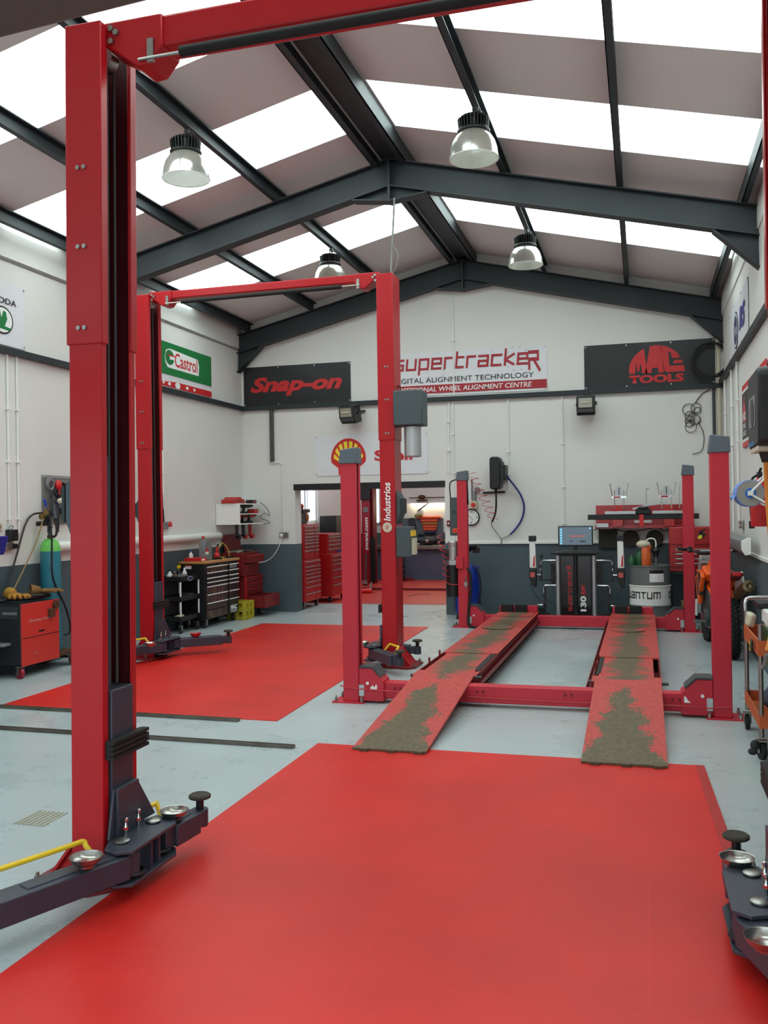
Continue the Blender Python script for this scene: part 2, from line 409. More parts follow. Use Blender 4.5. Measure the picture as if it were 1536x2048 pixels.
def text(name, body, w, h, M, m, parent, bold=0.0, shear=0.0, depth=0.002, space=1.0, label=None):
    """lettering fitted to a w x h box whose lower left corner is M's origin"""
    cu = bpy.data.curves.new(name, 'FONT'); cu.body = body; cu.size = 1.0; cu.extrude = 0.0; cu.offset = bold; cu.shear = shear
    cu.space_character = space; cu.resolution_u = 3
    t = bpy.data.objects.new(name, cu); COL.objects.link(t)
    bpy.context.view_layer.update()
    me = bpy.data.meshes.new_from_object(t.evaluated_get(bpy.context.evaluated_depsgraph_get()))
    bpy.data.objects.remove(t)
    xs = [v.co.x for v in me.vertices]; ys = [v.co.y for v in me.vertices]
    x0, y0 = min(xs), min(ys); sx = w / (max(xs) - x0); sy = h / (max(ys) - y0)
    for v in me.vertices: v.co = M @ Vector(((v.co.x - x0) * sx, (v.co.y - y0) * sy, depth))
    me.materials.clear(); me.materials.append(m)
    o = bpy.data.objects.new(name, me); COL.objects.link(o); o.parent = parent
    if label: o['label'] = label
    return o

# square-stroke letters on a 4 x 6 grid, for logos drawn as bent bars
STROKES = {
 's': [[(4, 4), (0, 4), (0, 2), (4, 2), (4, 0), (0, 0)]], 'u': [[(0, 4), (0, 0), (4, 0), (4, 4)]],
 'p': [[(0, -2), (0, 4), (4, 4), (4, 0), (0, 0)]], 'e': [[(4, 0), (0, 0), (0, 4), (4, 4), (4, 2), (0, 2)]],
 'r': [[(0, 0), (0, 4), (3.4, 4)]], 't': [[(0, 6), (0, 0), (3, 0)], [(0, 4), (3, 4)]],
 'a': [[(0, 4), (4, 4), (4, 0), (0, 0), (0, 2), (4, 2)]], 'c': [[(4, 4), (0, 4), (0, 0), (4, 0)]],
 'k': [[(0, 6), (0, 0)], [(3.6, 4), (0, 2), (3.8, 0)]], 'R': [[(0, -0.5), (0, 2)], [(0, 4), (4, 4), (4, 2), (0.8, 2)], [(2, 2), (4.6, -1)]],
 'n': [[(0, 0), (0, 4), (4, 4), (4, 0)]], 'm': [[(0, 0), (0, 4), (6, 4), (6, 0)], [(3, 4), (3, 0)]],
 'q': [[(4, -2), (4, 4), (0, 4), (0, 0), (4, 0)]], 'T': [[(0, 4), (4, 4)], [(2, 4), (2, 0)]], 'S': [[(4.4, 5), (0, 5), (0, 2.4), (4, 2.4), (4, 0), (-0.4, 0)]],
}
def strokes(name, body, w, h, M, m, parent, pen=0.9, slant=0.0, depth=0.002, gap=1.9):
    g = G(); x = 0.0; quads = []
    for ch in body:
        wid = 0
        for line in STROKES[ch]:
            for a, b in zip(line, line[1:]):
                A = Vector((a[0] + x, a[1])); B = Vector((b[0] + x, b[1])); d = (B - A).normalized(); nn = Vector((-d.y, d.x)) * pen / 2
                A -= d * pen / 2; B += d * pen / 2
                for q in range(8): quads.append([A.lerp(B, q / 8) - nn, A.lerp(B, (q + 1) / 8) - nn, A.lerp(B, (q + 1) / 8) + nn, A.lerp(B, q / 8) + nn])
            wid = max(wid, max(p[0] for p in line))
        x += wid + gap
    pts = [p for q in quads for p in q]
    x0 = min(p.x + slant * p.y for p in pts); x1 = max(p.x + slant * p.y for p in pts); y0 = min(p.y for p in pts); y1 = max(p.y for p in pts)
    for i, q in enumerate(quads):
        vs = [M @ Vector(((p.x + slant * p.y - x0) / (x1 - x0) * w, (p.y - y0) / (y1 - y0) * h, depth + 0.00004 * (i // 8 % 12))) for p in q]
        g.add(vs, [(0, 1, 2, 3)])
    return g.obj(name, m, parent, flat=True)

def decal(name, poly, M, m, parent, depth=0.002, label=None, thick=0.0008):
    g = G(); n = len(poly)
    vs = [M @ Vector((p[0], p[1], depth)) for p in poly] + [M @ Vector((p[0], p[1], depth - thick)) for p in poly]
    g.add(vs, [tuple(range(n)), tuple(range(2 * n - 1, n - 1, -1))] + [(i, n + i, n + (i + 1) % n, (i + 1) % n) for i in range(n)])
    return g.obj(name, m, parent, flat=True, label=label)
def rect(x0, y0, x1, y1): return [(x0, y0), (x1, y0), (x1, y1), (x0, y1)]
def ell(cx, cy, rx, ry, n=32, a0=0, a1=2 * PI): return [(cx + rx * math.cos(a0 + (a1 - a0) * i / n), cy + ry * math.sin(a0 + (a1 - a0) * i / n)) for i in range(n + (0 if abs(a1 - a0) > 6.28 else 1))]
# ---------------------------------------------------------------- the building
XL, XR, YB, YF = -6.37, 1.13, 13.9, 1.5      # left, right, back and front walls of the main bay
XC, ZR, SL = -2.60, 5.62, 0.24               # ridge line, roof height at the ridge, roof slope
Y2 = 20.9                                    # far wall of the second bay
def zroof(x, z0=ZR): return z0 - SL * abs(x - XC)

struct(G().box(XL - 6, XR + 6, -12, Y2 + 1, -0.2, 0).obj('floor', FLOOR))
def gable(y0, y1, xl, xr, hole=None):
    g = G(); ze = zroof(xl) + 0.05
    if hole is None:
        return g.prism([(xl, 0), (xr, 0), (xr, zroof(xr) + 0.05), (XC, ZR + 0.05), (xl, ze)], 'y', y0, y1)
    hx0, hx1, hz = hole
    g.box(xl, hx0, y0, y1, 0, hz); g.box(hx1, xr, y0, y1, 0, hz)
    return g.prism([(xl, hz), (xr, hz), (xr, zroof(xr) + 0.05), (XC, ZR + 0.05), (xl, ze)], 'y', y0, y1)
struct(gable(YB, YB + 0.27, XL - 0.25, XR + 0.25, (-5.455, -2.965, 2.075)).obj('wall_back', WALL))
struct(G().box(XL - 0.25, XL, YF - 0.25, YB, 0, zroof(XL) + 0.05).obj('wall_left', WALL))
struct(G().box(XR, XR + 0.25, YF - 0.25, YB, 0, zroof(XR) + 0.05).obj('wall_right', WALL))
struct(gable(YF - 0.25, YF, XL - 0.25, XR + 0.25, (-4.6, 0.9, 3.4)).obj('wall_front', WALL))
# roof: solid sheets and translucent sheets in strips across the building
STRIPS = [(2.7, 3.74), (5.85, 6.88), (7.98, 9.02), (11.12, 12.2)]
def roof_piece(y0, y1, xa, xb, th=0.05, lift=0.0):
    za, zb = zroof(xa) + lift, zroof(xb) + lift
    return G().add([(xa, y0, za), (xb, y0, zb), (xb, y1, zb), (xa, y1, za), (xa, y0, za + th), (xb, y0, zb + th), (xb, y1, zb + th), (xa, y1, za + th)],
                   [(0, 3, 2, 1), (4, 5, 6, 7), (0, 1, 5, 4), (1, 2, 6, 5), (2, 3, 7, 6), (3, 0, 4, 7)])
edges = [YF - 0.25]
for a, b in STRIPS: edges += [a, b]
edges.append(YB + 0.27)
for i in range(0, len(edges), 2):
    for xa, xb in ((XL - 0.25, XC), (XC, XR + 0.25)):
        struct(roof_piece(edges[i], edges[i + 1], xa, xb).obj('ceiling', ROOF, flat=True))
k = 0
for a, b in STRIPS:
    for xa, xb in ((XL + 0.02, XC - 0.22), (XC + 0.22, XR - 0.02)):
        k += 1
        struct(roof_piece(a, b, xa, xb, 0.012, 0.01).obj('window_%d' % k, SKY1, flat=True))
    struct(roof_piece(a, b, XC - 0.22, XC).obj('ceiling', ROOF, flat=True)); struct(roof_piece(a, b, XC, XC + 0.22).obj('ceiling', ROOF, flat=True))
    struct(roof_piece(a, b, XL - 0.25, XL + 0.02).obj('ceiling', ROOF, flat=True)); struct(roof_piece(a, b, XR - 0.02, XR + 0.25).obj('ceiling', ROOF, flat=True))

# portal frames: I section rafters with apex and eaves haunches
def portal(y):
    fr = T('portal_beam', 'dark steel portal frame', 'beam'); del fr['category']; del fr['label']; fr['kind'] = 'structure'
    for s, xe in ((-1, XL), (1, XR)):
        g = G(); d = 0.30; t0 = 5.45
        top = lambda x: t0 - SL * abs(x - XC)
        for (za, zb, hw) in ((0.0, -0.014, 0.075), (-0.014, -d + 0.014, 0.006), (-d + 0.014, -d, 0.075)):
            g.add([(XC, y - hw, top(XC) + za), (xe, y - hw, top(xe) + za), (xe, y - hw, top(xe) + zb), (XC, y - hw, top(XC) + zb),
                   (XC, y + hw, top(XC) + za), (xe, y + hw, top(xe) + za), (xe, y + hw, top(xe) + zb), (XC, y + hw, top(XC) + zb)],
                  [(0, 1, 2, 3), (4, 7, 6, 5), (0, 4, 5, 1), (3, 2, 6, 7), (1, 5, 6, 2), (0, 3, 7, 4)])
        # apex haunch
        zb = top(XC) - d; L = 0.42
        g.prism([(XC, zb), (XC + s * L, zb - SL * L), (XC + s * 0.01, zb - 0.15), (XC, zb - 0.15)], 'y', y - 0.006, y + 0.006)
        g.prism([(XC + s * L, zb - SL * L), (XC, zb - 0.15), (XC, zb - 0.165), (XC + s * L, zb - SL * L - 0.015)], 'y', y - 0.075, y + 0.075)
        # eaves haunch
        ze = top(xe) - d; xi = xe - s * 0.42
        g.prism([(xe, ze), (xi, top(xi) - d), (xe, ze - 0.30)], 'y', y - 0.006, y + 0.006)
        g.prism([(xi, top(xi) - d), (xe, ze - 0.30), (xe, ze - 0.315), (xi - s * 0.01, top(xi) - d - 0.012)], 'y', y - 0.075, y + 0.075)
        g.obj('rafter', STEELDARK, fr)
    G().box(XC - 0.014, XC + 0.014, y - 0.08, y + 0.08, 5.45 - 0.47, 5.45).obj('apex_plate', STEELDARK, fr)
    return fr
for y in (1.75, 9.6, 13.78): portal(y)
# purlins run along the building on top of the frames
for x in (-6.17, -5.06, -3.93, -2.76, -2.44, -1.36, -0.18, 1.0):
    zb = 5.45 - SL * abs(x - XC); s = 1 if x < XC else -1
    if x in (-2.76, -2.44):
        g = G()
        g.box(x - 0.035, x + 0.035, YF, YB, zb - 0.02, zb - 0.008); g.box(x - 0.005 - s * 0.03, x + 0.005 - s * 0.03, YF, YB, zb - 0.02, zb + 0.15)
    else:
        g = G().box(x - 0.03, x + 0.03, YF, YB, zb, zb + 0.012).box(x - 0.03, x - 0.022, YF, YB, zb, zb + 0.15).box(x - 0.03, x + 0.03, YF, YB, zb + 0.138, zb + 0.15)
    struct(g.obj('purlin_beam', STEELDARK))
struct(G().box(-2.70, -2.50, YF, YB, 5.475, 5.55).obj('ridge_beam', STEELDARK))
# steel sheeting rail around the walls, white trunking on top of the grey paint
struct(G().box(XL, XL + 0.06, YF, YB, 3.315, 3.385).obj('trim_1', STEELDARK))
struct(G().box(XL, XR, YB - 0.06, YB, 3.315, 3.385).obj('trim_2', STEELDARK))
struct(G().box(XR - 0.06, XR, YF, YB, 3.36, 3.43).obj('trim_3', STEELDARK))
struct(G().box(-2.93, 0.75, YB - 0.025, YB, 1.095, 1.135).obj('trim_4', WHITEPL, bev=0.004))
struct(G().box(XR - 0.02, XR, 2.5, 12.6, 1.085, 1.115).obj('trim_5', WHITEPL))
struct(G().box(XL, XL + 0.012, YF, YB, 4.30, 4.315).obj('trim_6', GREY))
# steel lintel over the opening to the second bay
struct(G().box(-5.475, -2.955, YB - 0.012, YB + 0.24, 1.985, 2.085).obj('trim_7', [BLACK]))
# roller door housing above the camera at the front opening
struct(G().obox((-1.86, 1.12, 2.633), (5.4, 0.22, 0.62), (0, -.057, 0)).obj('trim_8', mat('rusty_shutter_box', (84, 70, 62), .75, .2, .3, 6), bev=0.02))
# eaves flashing boards
struct(G().box(XL, XL + 0.02, YF, YB, 4.33, 4.62).obj('trim_9', WHITE)); struct(G().box(XR - 0.015, XR, YF, YB, 4.33, 4.62).obj('trim_10', WHITE))

# ---- second bay behind the opening
X2R = 0.6
struct(G().box(XL - 0.25, XL, YB + 0.27, 16.5, 0, 4.2).box(XL - 0.25, XL, 16.5, 17.5, 0, 1.42).box(XL - 0.25, XL, 16.5, 17.5, 2.55, 4.2).box(XL - 0.25, XL, 17.5, Y2, 0, 4.2).obj('wall_left_of_second_bay', WALLIN))
struct(G().box(XL - 0.25, X2R, Y2, Y2 + 0.2, 0, 4.2).obj('wall_back_of_second_bay', WALLIN))
struct(G().box(X2R, X2R + 0.2, YB + 0.27, Y2, 0, 4.2).obj('wall_right_of_second_bay', WALLIN))
struct(G().box(XL - 0.25, X2R + 0.2, YB + 0.27, Y2 + 0.2, 4.2, 4.3).obj('ceiling', ROOF))
w = struct(G().box(XL - 0.12, XL - 0.10, 16.5, 17.5, 1.42, 2.55).obj('window_20', SKYWIN))
g = G()
for y in (16.5, 16.98, 17.46): g.box(XL - 0.10, XL - 0.04, y, y + 0.04, 1.42, 2.55)
g.box(XL - 0.10, XL - 0.04, 16.5, 17.5, 1.42, 1.46).box(XL - 0.10, XL - 0.04, 16.5, 17.5, 2.51, 2.55)
struct(g.obj('trim_11', WHITEPL))
struct(G().box(-6.22, -6.05, Y2 - 0.02, Y2 - 0.005, 1.36, 2.6).obj('window_21', SKYWIN))
struct(G().box(-6.26, -6.22, Y2 - 0.04, Y2, 1.32, 2.64).box(-6.05, -6.01, Y2 - 0.04, Y2, 1.32, 2.64).box(-6.26, -6.01, Y2 - 0.04, Y2, 1.32, 1.36).obj('trim_12', WHITEPL))
for i in range(2):   # roof lights of the second bay
    struct(G().box(-5.6 + 3.0 * i, -4.6 + 3.0 * i, 15.8, 18.5, 4.17, 4.195).obj('window_%d' % (22 + i), SKYWIN))
struct(G().box(XL + 0.0, -2.0, 15.32, 17.95, -0.01, 0.004).obj('floor', MATRED2))

# ---- red vinyl floor panels
def slab(name, poly, z0, z1, m): return G().prism(poly, 'z', z0, z1).obj(name, m)
m1 = slab('floor_mat', [(-2.21, 1.2), (0.50, 1.2), (0.345, 6.0), (-2.21, 6.0)], -0.004, 0.006, MATRED)
m1.data.materials.append(mat('red_mat_border', (176, 28, 24), 0.45)); tag(m1, 'large bright red floor mat in the foreground under the near two post lift', 'floor mat')
slab('border_strip', [(0.29, 6.0), (0.345, 6.0), (0.50, 1.2), (0.445, 1.2)], 0.0055, 0.0075, m1.data.materials[1]).parent = m1
m2 = slab('floor_mat', [(-5.33, 6.62), (-2.76, 6.58), (-2.89, 12.36), (-5.39, 12.36)], -0.004, 0.006, MATRED)
tag(m2, 'red floor mat on the left, between the columns of the farther two post lift', 'floor mat')
for (xa, ya, xb, yb, lab) in ((-5.6, 6.56, -3.05, 6.51, 'dark steel floor channel lying along the front edge of the left red mat'), (-5.6, 5.90, -2.33, 5.85, 'dark steel floor channel nearer the camera, its end close to the foreground mat corner')):
    g = G(); g.bar((xa, ya, 0.010), (xb, yb, 0.010), 0.036, 0.014); g.bar((xa, ya - 0.018, 0.012), (xb, yb - 0.018, 0.012), 0.008, 0.022); g.bar((xa, ya + 0.018, 0.012), (xb, yb + 0.018, 0.012), 0.008, 0.022)
    tag(g.obj('steel_channel', mat('scuffed_channel_steel', (104, 96, 88), 0.45, 0.5, 0.7, 5)), lab, 'steel channel')
# floor drain grate
g = G()
for i in range(7): g.box(-3.22 + 0.028 * i, -3.205 + 0.028 * i, 4.08, 4.30, 0.0, 0.004)
tag(g.obj('floor_grate', mat('brown_grate', (164, 158, 140), 0.7)), 'small brown drain grate set into the grey floor beside the near red column', 'drain grate')
# ---------------------------------------------------------------- two post lifts
CHANSHADE = mat('channel_shade_red', (70, 8, 14), .5)  # lift red darkened to paint in the shade inside the channels
def two_post_lift(label, yc, xl, xr, H, beam, arms, top_extra=None):
    """xl / xr: outer faces of the left and right columns; the channels open towards each other"""
    xm = (xl + xr) / 2
    t = T('two_post_lift', label, 'vehicle lift', (xm, yc, 0))
    for s, xo in ((1, xl - xm), (-1, xr - xm)):
        U = lambda u: xo + s * u
        def chan(o):   # channel outline in (x, y), o = outward offset
            p = [(-o, -.135 - o), (.16 + o, -.135 - o), (.16 + o, -.092), (.148, -.092), (.148, -.122), (.012, -.122), (.012, .122), (.148, .122), (.148, .092), (.16 + o, .092), (.16 + o, .135 + o), (-o, .135 + o)]
            return [(U(a), b) for a, b in p]
        c = G().prism(chan(0), 'z', 0.02, H - 0.02).obj('column', RED, t, bev=0.009, seg=3)
        o = .008
        sl = [(-o, -.135 - o), (.16 + o, -.135 - o), (.16 + o, -.09), (.158, -.09), (.158, -.133), (.002, -.133), (.002, .133), (.158, .133), (.158, .09), (.16 + o, .09), (.16 + o, .135 + o), (-o, .135 + o)]
        e = G().prism([(U(a), b) for a, b in sl], 'z', 2.36, H).obj('extension_sleeve', RED, c, bev=0.006, seg=2)
        g = G().prism([(U(-.20), -.17), (U(-.13), -.24), (U(.12), -.20), (U(.20), -.12), (U(.20), .12), (U(.12), .20), (U(-.13), .24), (U(-.20), .17)], 'z', 0, 0.02)
        g.obj('base_plate', REDDARK, c)
        g = G()
        for y in (-.1, .1):
            g.prism([(U(0), .02), (U(-.14), .02), (U(0), .20)], 'y', y - .006, y + .006)
        g.prism([(U(-.004), .20), (U(-.14), .02), (U(-.125), .02), (U(0), .185)], 'y', -.13, .13)
        g.obj('gusset', RED, c)
        for z in (2.43, 2.78, 3.12):
            for v in (.055, .085): G().cyl((U(v), -.143, z), (U(v), -.150, z), .010, n=12).cyl((U(v), -.150, z), (U(v), -.152, z), .006, n=6).obj('bolt', STEEL, e)
        for (a, b) in ((-.17, -.14), (-.17, .14), (.09, -.17), (.09, .17)):
            G().cyl((U(a), b, .02), (U(a), b, .045), .014, n=6).cyl((U(a), b, .045), (U(a), b, .06), .008, n=8).obj('anchor_bolt', STEEL, c)
        G().box(U(.0125), U(.0165), -.121, .121, .05, H - .12).box(U(.0165), U(.146), .1175, .1215, .05, H - .02).obj('shade_liner', CHANSHADE, c)  # added thin sheets whose dark colour shades the channel interior
        for v in (-.012, .045): G().cyl((U(.115), v, .87), (U(.115), v, H - .1), .0065, n=8).obj('cable', DGREY, c)
        G().box(U(.017), U(.04), -.118, -.075, .5, 2.2).obj('chain_guard', BLACK, c)
        G().cyl((U(.125), -.045, .86), (U(.125), -.045, 1.84), .014, n=12).cyl((U(.125), -.045, 1.84), (U(.125), -.045, 1.88), .008, n=8).obj('lift_ram', SLATE, c)
        # pulley at the column head
        G().cyl((U(.09), -.02, H - .09), (U(.09), .04, H - .09), .055, n=20).obj('pulley', STEEL, c)
        # carriage
        ca = G().box(U(.035), U(.172), -.086, .086, .07, .86).obj('carriage', SLATE, t, bev=0.006)
        g = G().prism([(-.092, .43), (.092, .43), (.25, .222), (-.13, .222)], 'x', U(.172), U(.186))
        g.prism([(-.086, .43), (.086, .43), (.086, .222), (-.086, .222)], 'x', U(.186), U(.20))
        g.obj('gusset_plate', SLATE, ca, bev=0.002)
        hexa = [(.172, -.11), (.215, -.215), (.285, -.245), (.345, -.205), (.350, .15), (.31, .215), (.21, .225), (.172, .12)]
        P = lambda q: [(U(a), b) for a, b in q]
        G().prism(P(hexa), 'z', .208, .222).obj('top_plate', SLATE, ca, bev=0.002)
        G().prism(P(hexa), 'z', .070, .084).obj('bottom_plate', SLATE, ca, bev=0.002)
        G().box(U(.18), U(.33), -.035, -.022, .084, .208).box(U(.18), U(.33), .03, .043, .084, .208).obj('web_plate', SLATE, ca)
        g = G()
        for q in range(4): g.box(U(.172), U(.205), -.125, .165, .565 + .022 * q, .580 + .022 * q)
        g.box(U(.16), U(.195), -.12, .16, .565, .645)
        g.obj('door_guard', BLACKM, ca)
        for v in (-.13, .13):
            G().cyl((U(.245), v, .07), (U(.245), v, .226), .022, n=16).lathe([(.030, 0), (.034, .004), (.034, .010), (.026, .014)], (U(.245), v, .222), 20).obj('pivot_pin', STEEL, ca)
        for u, v, red in ((.215, -.05, 1), (.205, .07, 0)):
            p = G().lathe([(.007, 0), (.007, .02), (.010, .022), (.010, .04), (.006, .045), (.006, .06), (.010, .064), (.010, .074), (.004, .078)], (U(u), v, .222), 14).obj('locking_pin', CHROME, ca)
            G().lathe([(.0112, .026), (.0112, .036)], (U(u), v, .222), 14).obj('red_ring', PR_RED, p)
        # lifting arms: (pin v, heading u, heading v, length, pad?, guard?)
        for (pv, hu, hv, ln, pad, guard) in arms[s]:
            A = Vector((U(.245 + (.055 if ln > .8 else .03)), pv, .148)); AW = .122; d = Vector((s * hu, hv, 0)).normalized(); nrm = Vector((-d.y, d.x, 0))
            g = G().bar(A + d * .055, A + d * (ln - .06), AW, .100)
            g.bar(A - d * .005, A + d * .09, .085, .10)
            arm = g.obj('lifting_arm', SLATE, t, bev=0.006)
            g = G().bar(A + d * .10 + Vector((0, 0, .050)), A + d * min(.5, ln - .1) + Vector((0, 0, .050)), .062, .012)
            g.obj('stiffener_plate', SLATE, arm, bev=0.004)
            G().bar(A + d * (ln - .08), A + d * ln, .085, .075).obj('arm_extension', SLATE, arm, bev=0.005)
            G().torus(A - Vector((0, 0, .045)), .045, .010, n=24, m=6).obj('gear_ring', BLACK, arm)
            if pad:
                B = A + d * (ln + .02)
                G().cyl(B + Vector((0, 0, -.045)), B + Vector((0, 0, .035)), .040, n=18).obj('pad_socket', SLATE, arm)
                G().cyl(B + Vector((0, 0, .03)), B + Vector((0, 0, .08)), .019, n=14).obj('pad_screw', BLACK, arm)
                G().lathe([(.02, 0), (.050, .010), (.054, .014), (.054, .024), (.046, .030), (.02, .027)], B + Vector((0, 0, .078)), 22).obj('rubber_pad', RUBPAD, arm)
            if guard:
                sd = guard
                q0 = A + d * .12 + nrm * sd * .055; q1 = A + d * .16 + nrm * sd * .13 + Vector((0, 0, .10)); q2 = A + d * (ln - .30) + nrm * sd * .15 + Vector((0, 0, .09)); q3 = A + d * (ln - .25) + nrm * sd * .055
                G().tube([q0, q0 + (q1 - q0) * .8, q1, q1 + (q2 - q1) * .12, q1 + (q2 - q1) * .9, q2, q3], .011, 8).obj('foot_guard', YELLOW, arm)
        # pulley cover on the outside
        if (s, yc) not in top_extra['nocover']:
            cv = G().prism([(U(0), 1.83), (U(-.048), 1.75), (U(-.048), 1.60), (U(0), 1.48)], 'y', -.10, .10).obj('pulley_cover', SLATEBOX, c, bev=0.004)
            G().prism([(U(-.048), 1.755), (U(-.062), 1.75), (U(-.062), 1.60), (U(-.048), 1.595)], 'y', -.105, .105).obj('cover_lid', STEELDARK, cv)
    # overhead beam with end brackets, foam padded cut off bar
    z0, z1 = beam; a = xl - xm + .16; b = xr - xm - .16
    bm_ = G().box(a + .12, b - .12, -.075, .06, z0, z1).obj('overhead_beam', RED, t, bev=0.012, seg=3)
    for s, x in ((1, a), (-1, b)):
        k = lambda v: x + s * v
        G().prism([(k(-.01), z1), (k(-.01), z1 - .10), (k(.05), z0 - .0), (k(.15), z0 - .075), (k(.21), z0 - .07), (k(.27), z0), (k(.27), z1)], 'y', -.09, .075).obj('end_bracket', RED, bm_, bev=0.008)
        for q in ((.03, z1 - .035), (.055, z1 - .055), (.03, z1 - .09)): G().cyl((k(q[0]), -.105, q[1]), (k(q[0]), -.09, q[1]), .014, n=6).obj('bolt', STEEL, bm_)
        G().box(k(.205), k(.235), -.10, -.085, z0 - .07, z0 + .03).obj('bar_hanger', STEEL, bm_)
    zb = z0 - .03
    bar = G().cyl((a + .20, -.10, zb - .025), (b - .20, -.10, zb - .005), .007, n=8).obj('cut_off_bar', STEEL, t)
    G().cyl((a + .40, -.10, zb - .021), (b - .40, -.10, zb - .008), .022, n=14).obj('foam_sleeve', BLACKM, bar)
    return t

armsA = {1: [(-.13, -.39, -.92, 1.15, True, -1), (.13, .10, .97, .31, True, 1)],
         -1: [(-.13, -.34, -.94, .95, False, 0), (.13, -.02, .98, .33, True, -1)]}
liftA = two_post_lift('tall red two post lift in the foreground, the one nearest the camera', 3.565, -2.405, .622, 3.74, (3.62, 3.755), armsA, {'nocover': []})
armsB = {1: [(-.13, -.42, -.90, 1.0, True, -1), (.13, .62, .55, .62, True, 0)],
         -1: [(-.13, -.55, -.62, .62, True, 1), (.13, -.50, .02, .40, True, 0)]}
liftB = two_post_lift('red two post lift farther back by the left mat, grey control boxes on one column', 9.235, -5.46, -2.465, 4.09, (4.035, 4.125), armsB, {'nocover': []})
# the near lift leans a hair to the right
for o in list(liftA.children_recursive):
    if o.type == 'MESH' and max(v.co.x for v in o.data.vertices) < 0:
        for v in o.data.vertices: v.co.x += .0115 * v.co.z - .006
# power unit, switch box and papers on the right column of the farther lift
xb = 0.0
def lb(x): return x - (-5.46 - 2.465) / 2
pu = G().box(lb(-2.455), lb(-2.15), -.20, .06, 2.50, 2.86).obj('motor_cover', SLATEBOX, liftB, bev=0.012)
G().cyl((lb(-2.285), -.06, 2.18), (lb(-2.285), -.06, 2.50), .088, n=24).obj('oil_tank', ALU, pu, bev=0.01)
G().tube([(lb(-2.40), -.05, 2.86), (lb(-2.43), -.02, 2.93), (lb(-2.46), 0, 2.91)], .006, 6).obj('hydraulic_hose', BLACK, pu)
sb = G().box(lb(-2.455), lb(-2.30), -.16, .03, 1.15, 1.46).obj('switch_box', SLATEBOX, liftB, bev=0.006)
G().box(lb(-2.30), lb(-2.285), -.15, .02, 1.36, 1.42).obj('switch_knob', YELLOW, sb)
G().box(lb(-2.30), lb(-2.270), -.12, .0, 1.17, 1.34).obj('hanging_notes', CREAM, sb)
G().bar((lb(-2.25), -.02, 1.62), (lb(-2.14), -.02, 1.70), .012).obj('release_lever', BLACK, sb)
# lettering on the column of the farther lift
yf = -.1365
M_ = basis((lb(-2.513), yf, 1.52), (0, 0, 1), (-1, 0, 0))
text('lettering', 'Industrios', .40, .075, M_, PR_WHITE, liftB, bold=.02, shear=.15)
decal('round_badge', ell(0, 0, .05, .052), basis((lb(-2.552), yf - .001, 1.455), (1, 0, 0), (0, 0, 1)), CREAM, liftB)
text('badge_lettering', 'P&R', .05, .032, basis((lb(-2.538), yf - .002, 1.43), (0, 0, 1), (-1, 0, 0)), PR_RED, liftB)
# conduit dropping from the frame to the head of that column
g = G().cyl((-2.53, 9.3, 4.09), (-2.53, 9.5, 5.0), .011, n=8)
g.tube([(-2.53, 9.31, 4.12), (-2.47, 9.32, 4.22), (-2.46, 9.34, 4.36), (-2.53, 9.37, 4.45)], .006, 6)
tag(g.obj('drop_cable', mat('drop_conduit', (120, 118, 112), 0.6)), 'thin grey cable drop from the roof frame to the head of the far red column', 'cable')

DISHM = mat('satin_steel_dish', (178, 174, 168), .28, 1.0, .08, 30)
def dish(loc, label, m=None):
    m = m or DISHM
    o = G().lathe([(.032, 0), (.034, .008), (.046, .014), (.060, .028), (.066, .042), (.068, .044), (.0645, .043), (.056, .028), (.042, .016), (.001, .013)], (0, 0, 0), 36).obj('parts_dish', m)
    o.location = loc
    return tag(o, label, 'magnetic dish')
dish((-2.17, 3.185, .212), 'shiny steel dish on the near left column\'s front arm, closest to the yellow bar')
dish((-2.115, 3.80, .205), 'shiny steel dish on the short rear arm of the near left column')
dish((.335, 3.80, .205), 'shiny steel dish at the right edge beside the brown round rubber pad')
dish((.355, 3.10, .212), 'shiny steel dish cut off by the right edge, nearest the camera there')
dish((-5.12, 8.74, .203), 'steel dish on the front arm of the farther left red column')
dish((-4.99, 9.52, .203), 'red rimmed dish on the rear arm of the farther left red column', REDTOOL)
o = dish((-2.80, 8.98, .235), 'polished dish on a brown stand beside the right column of the farther lift')

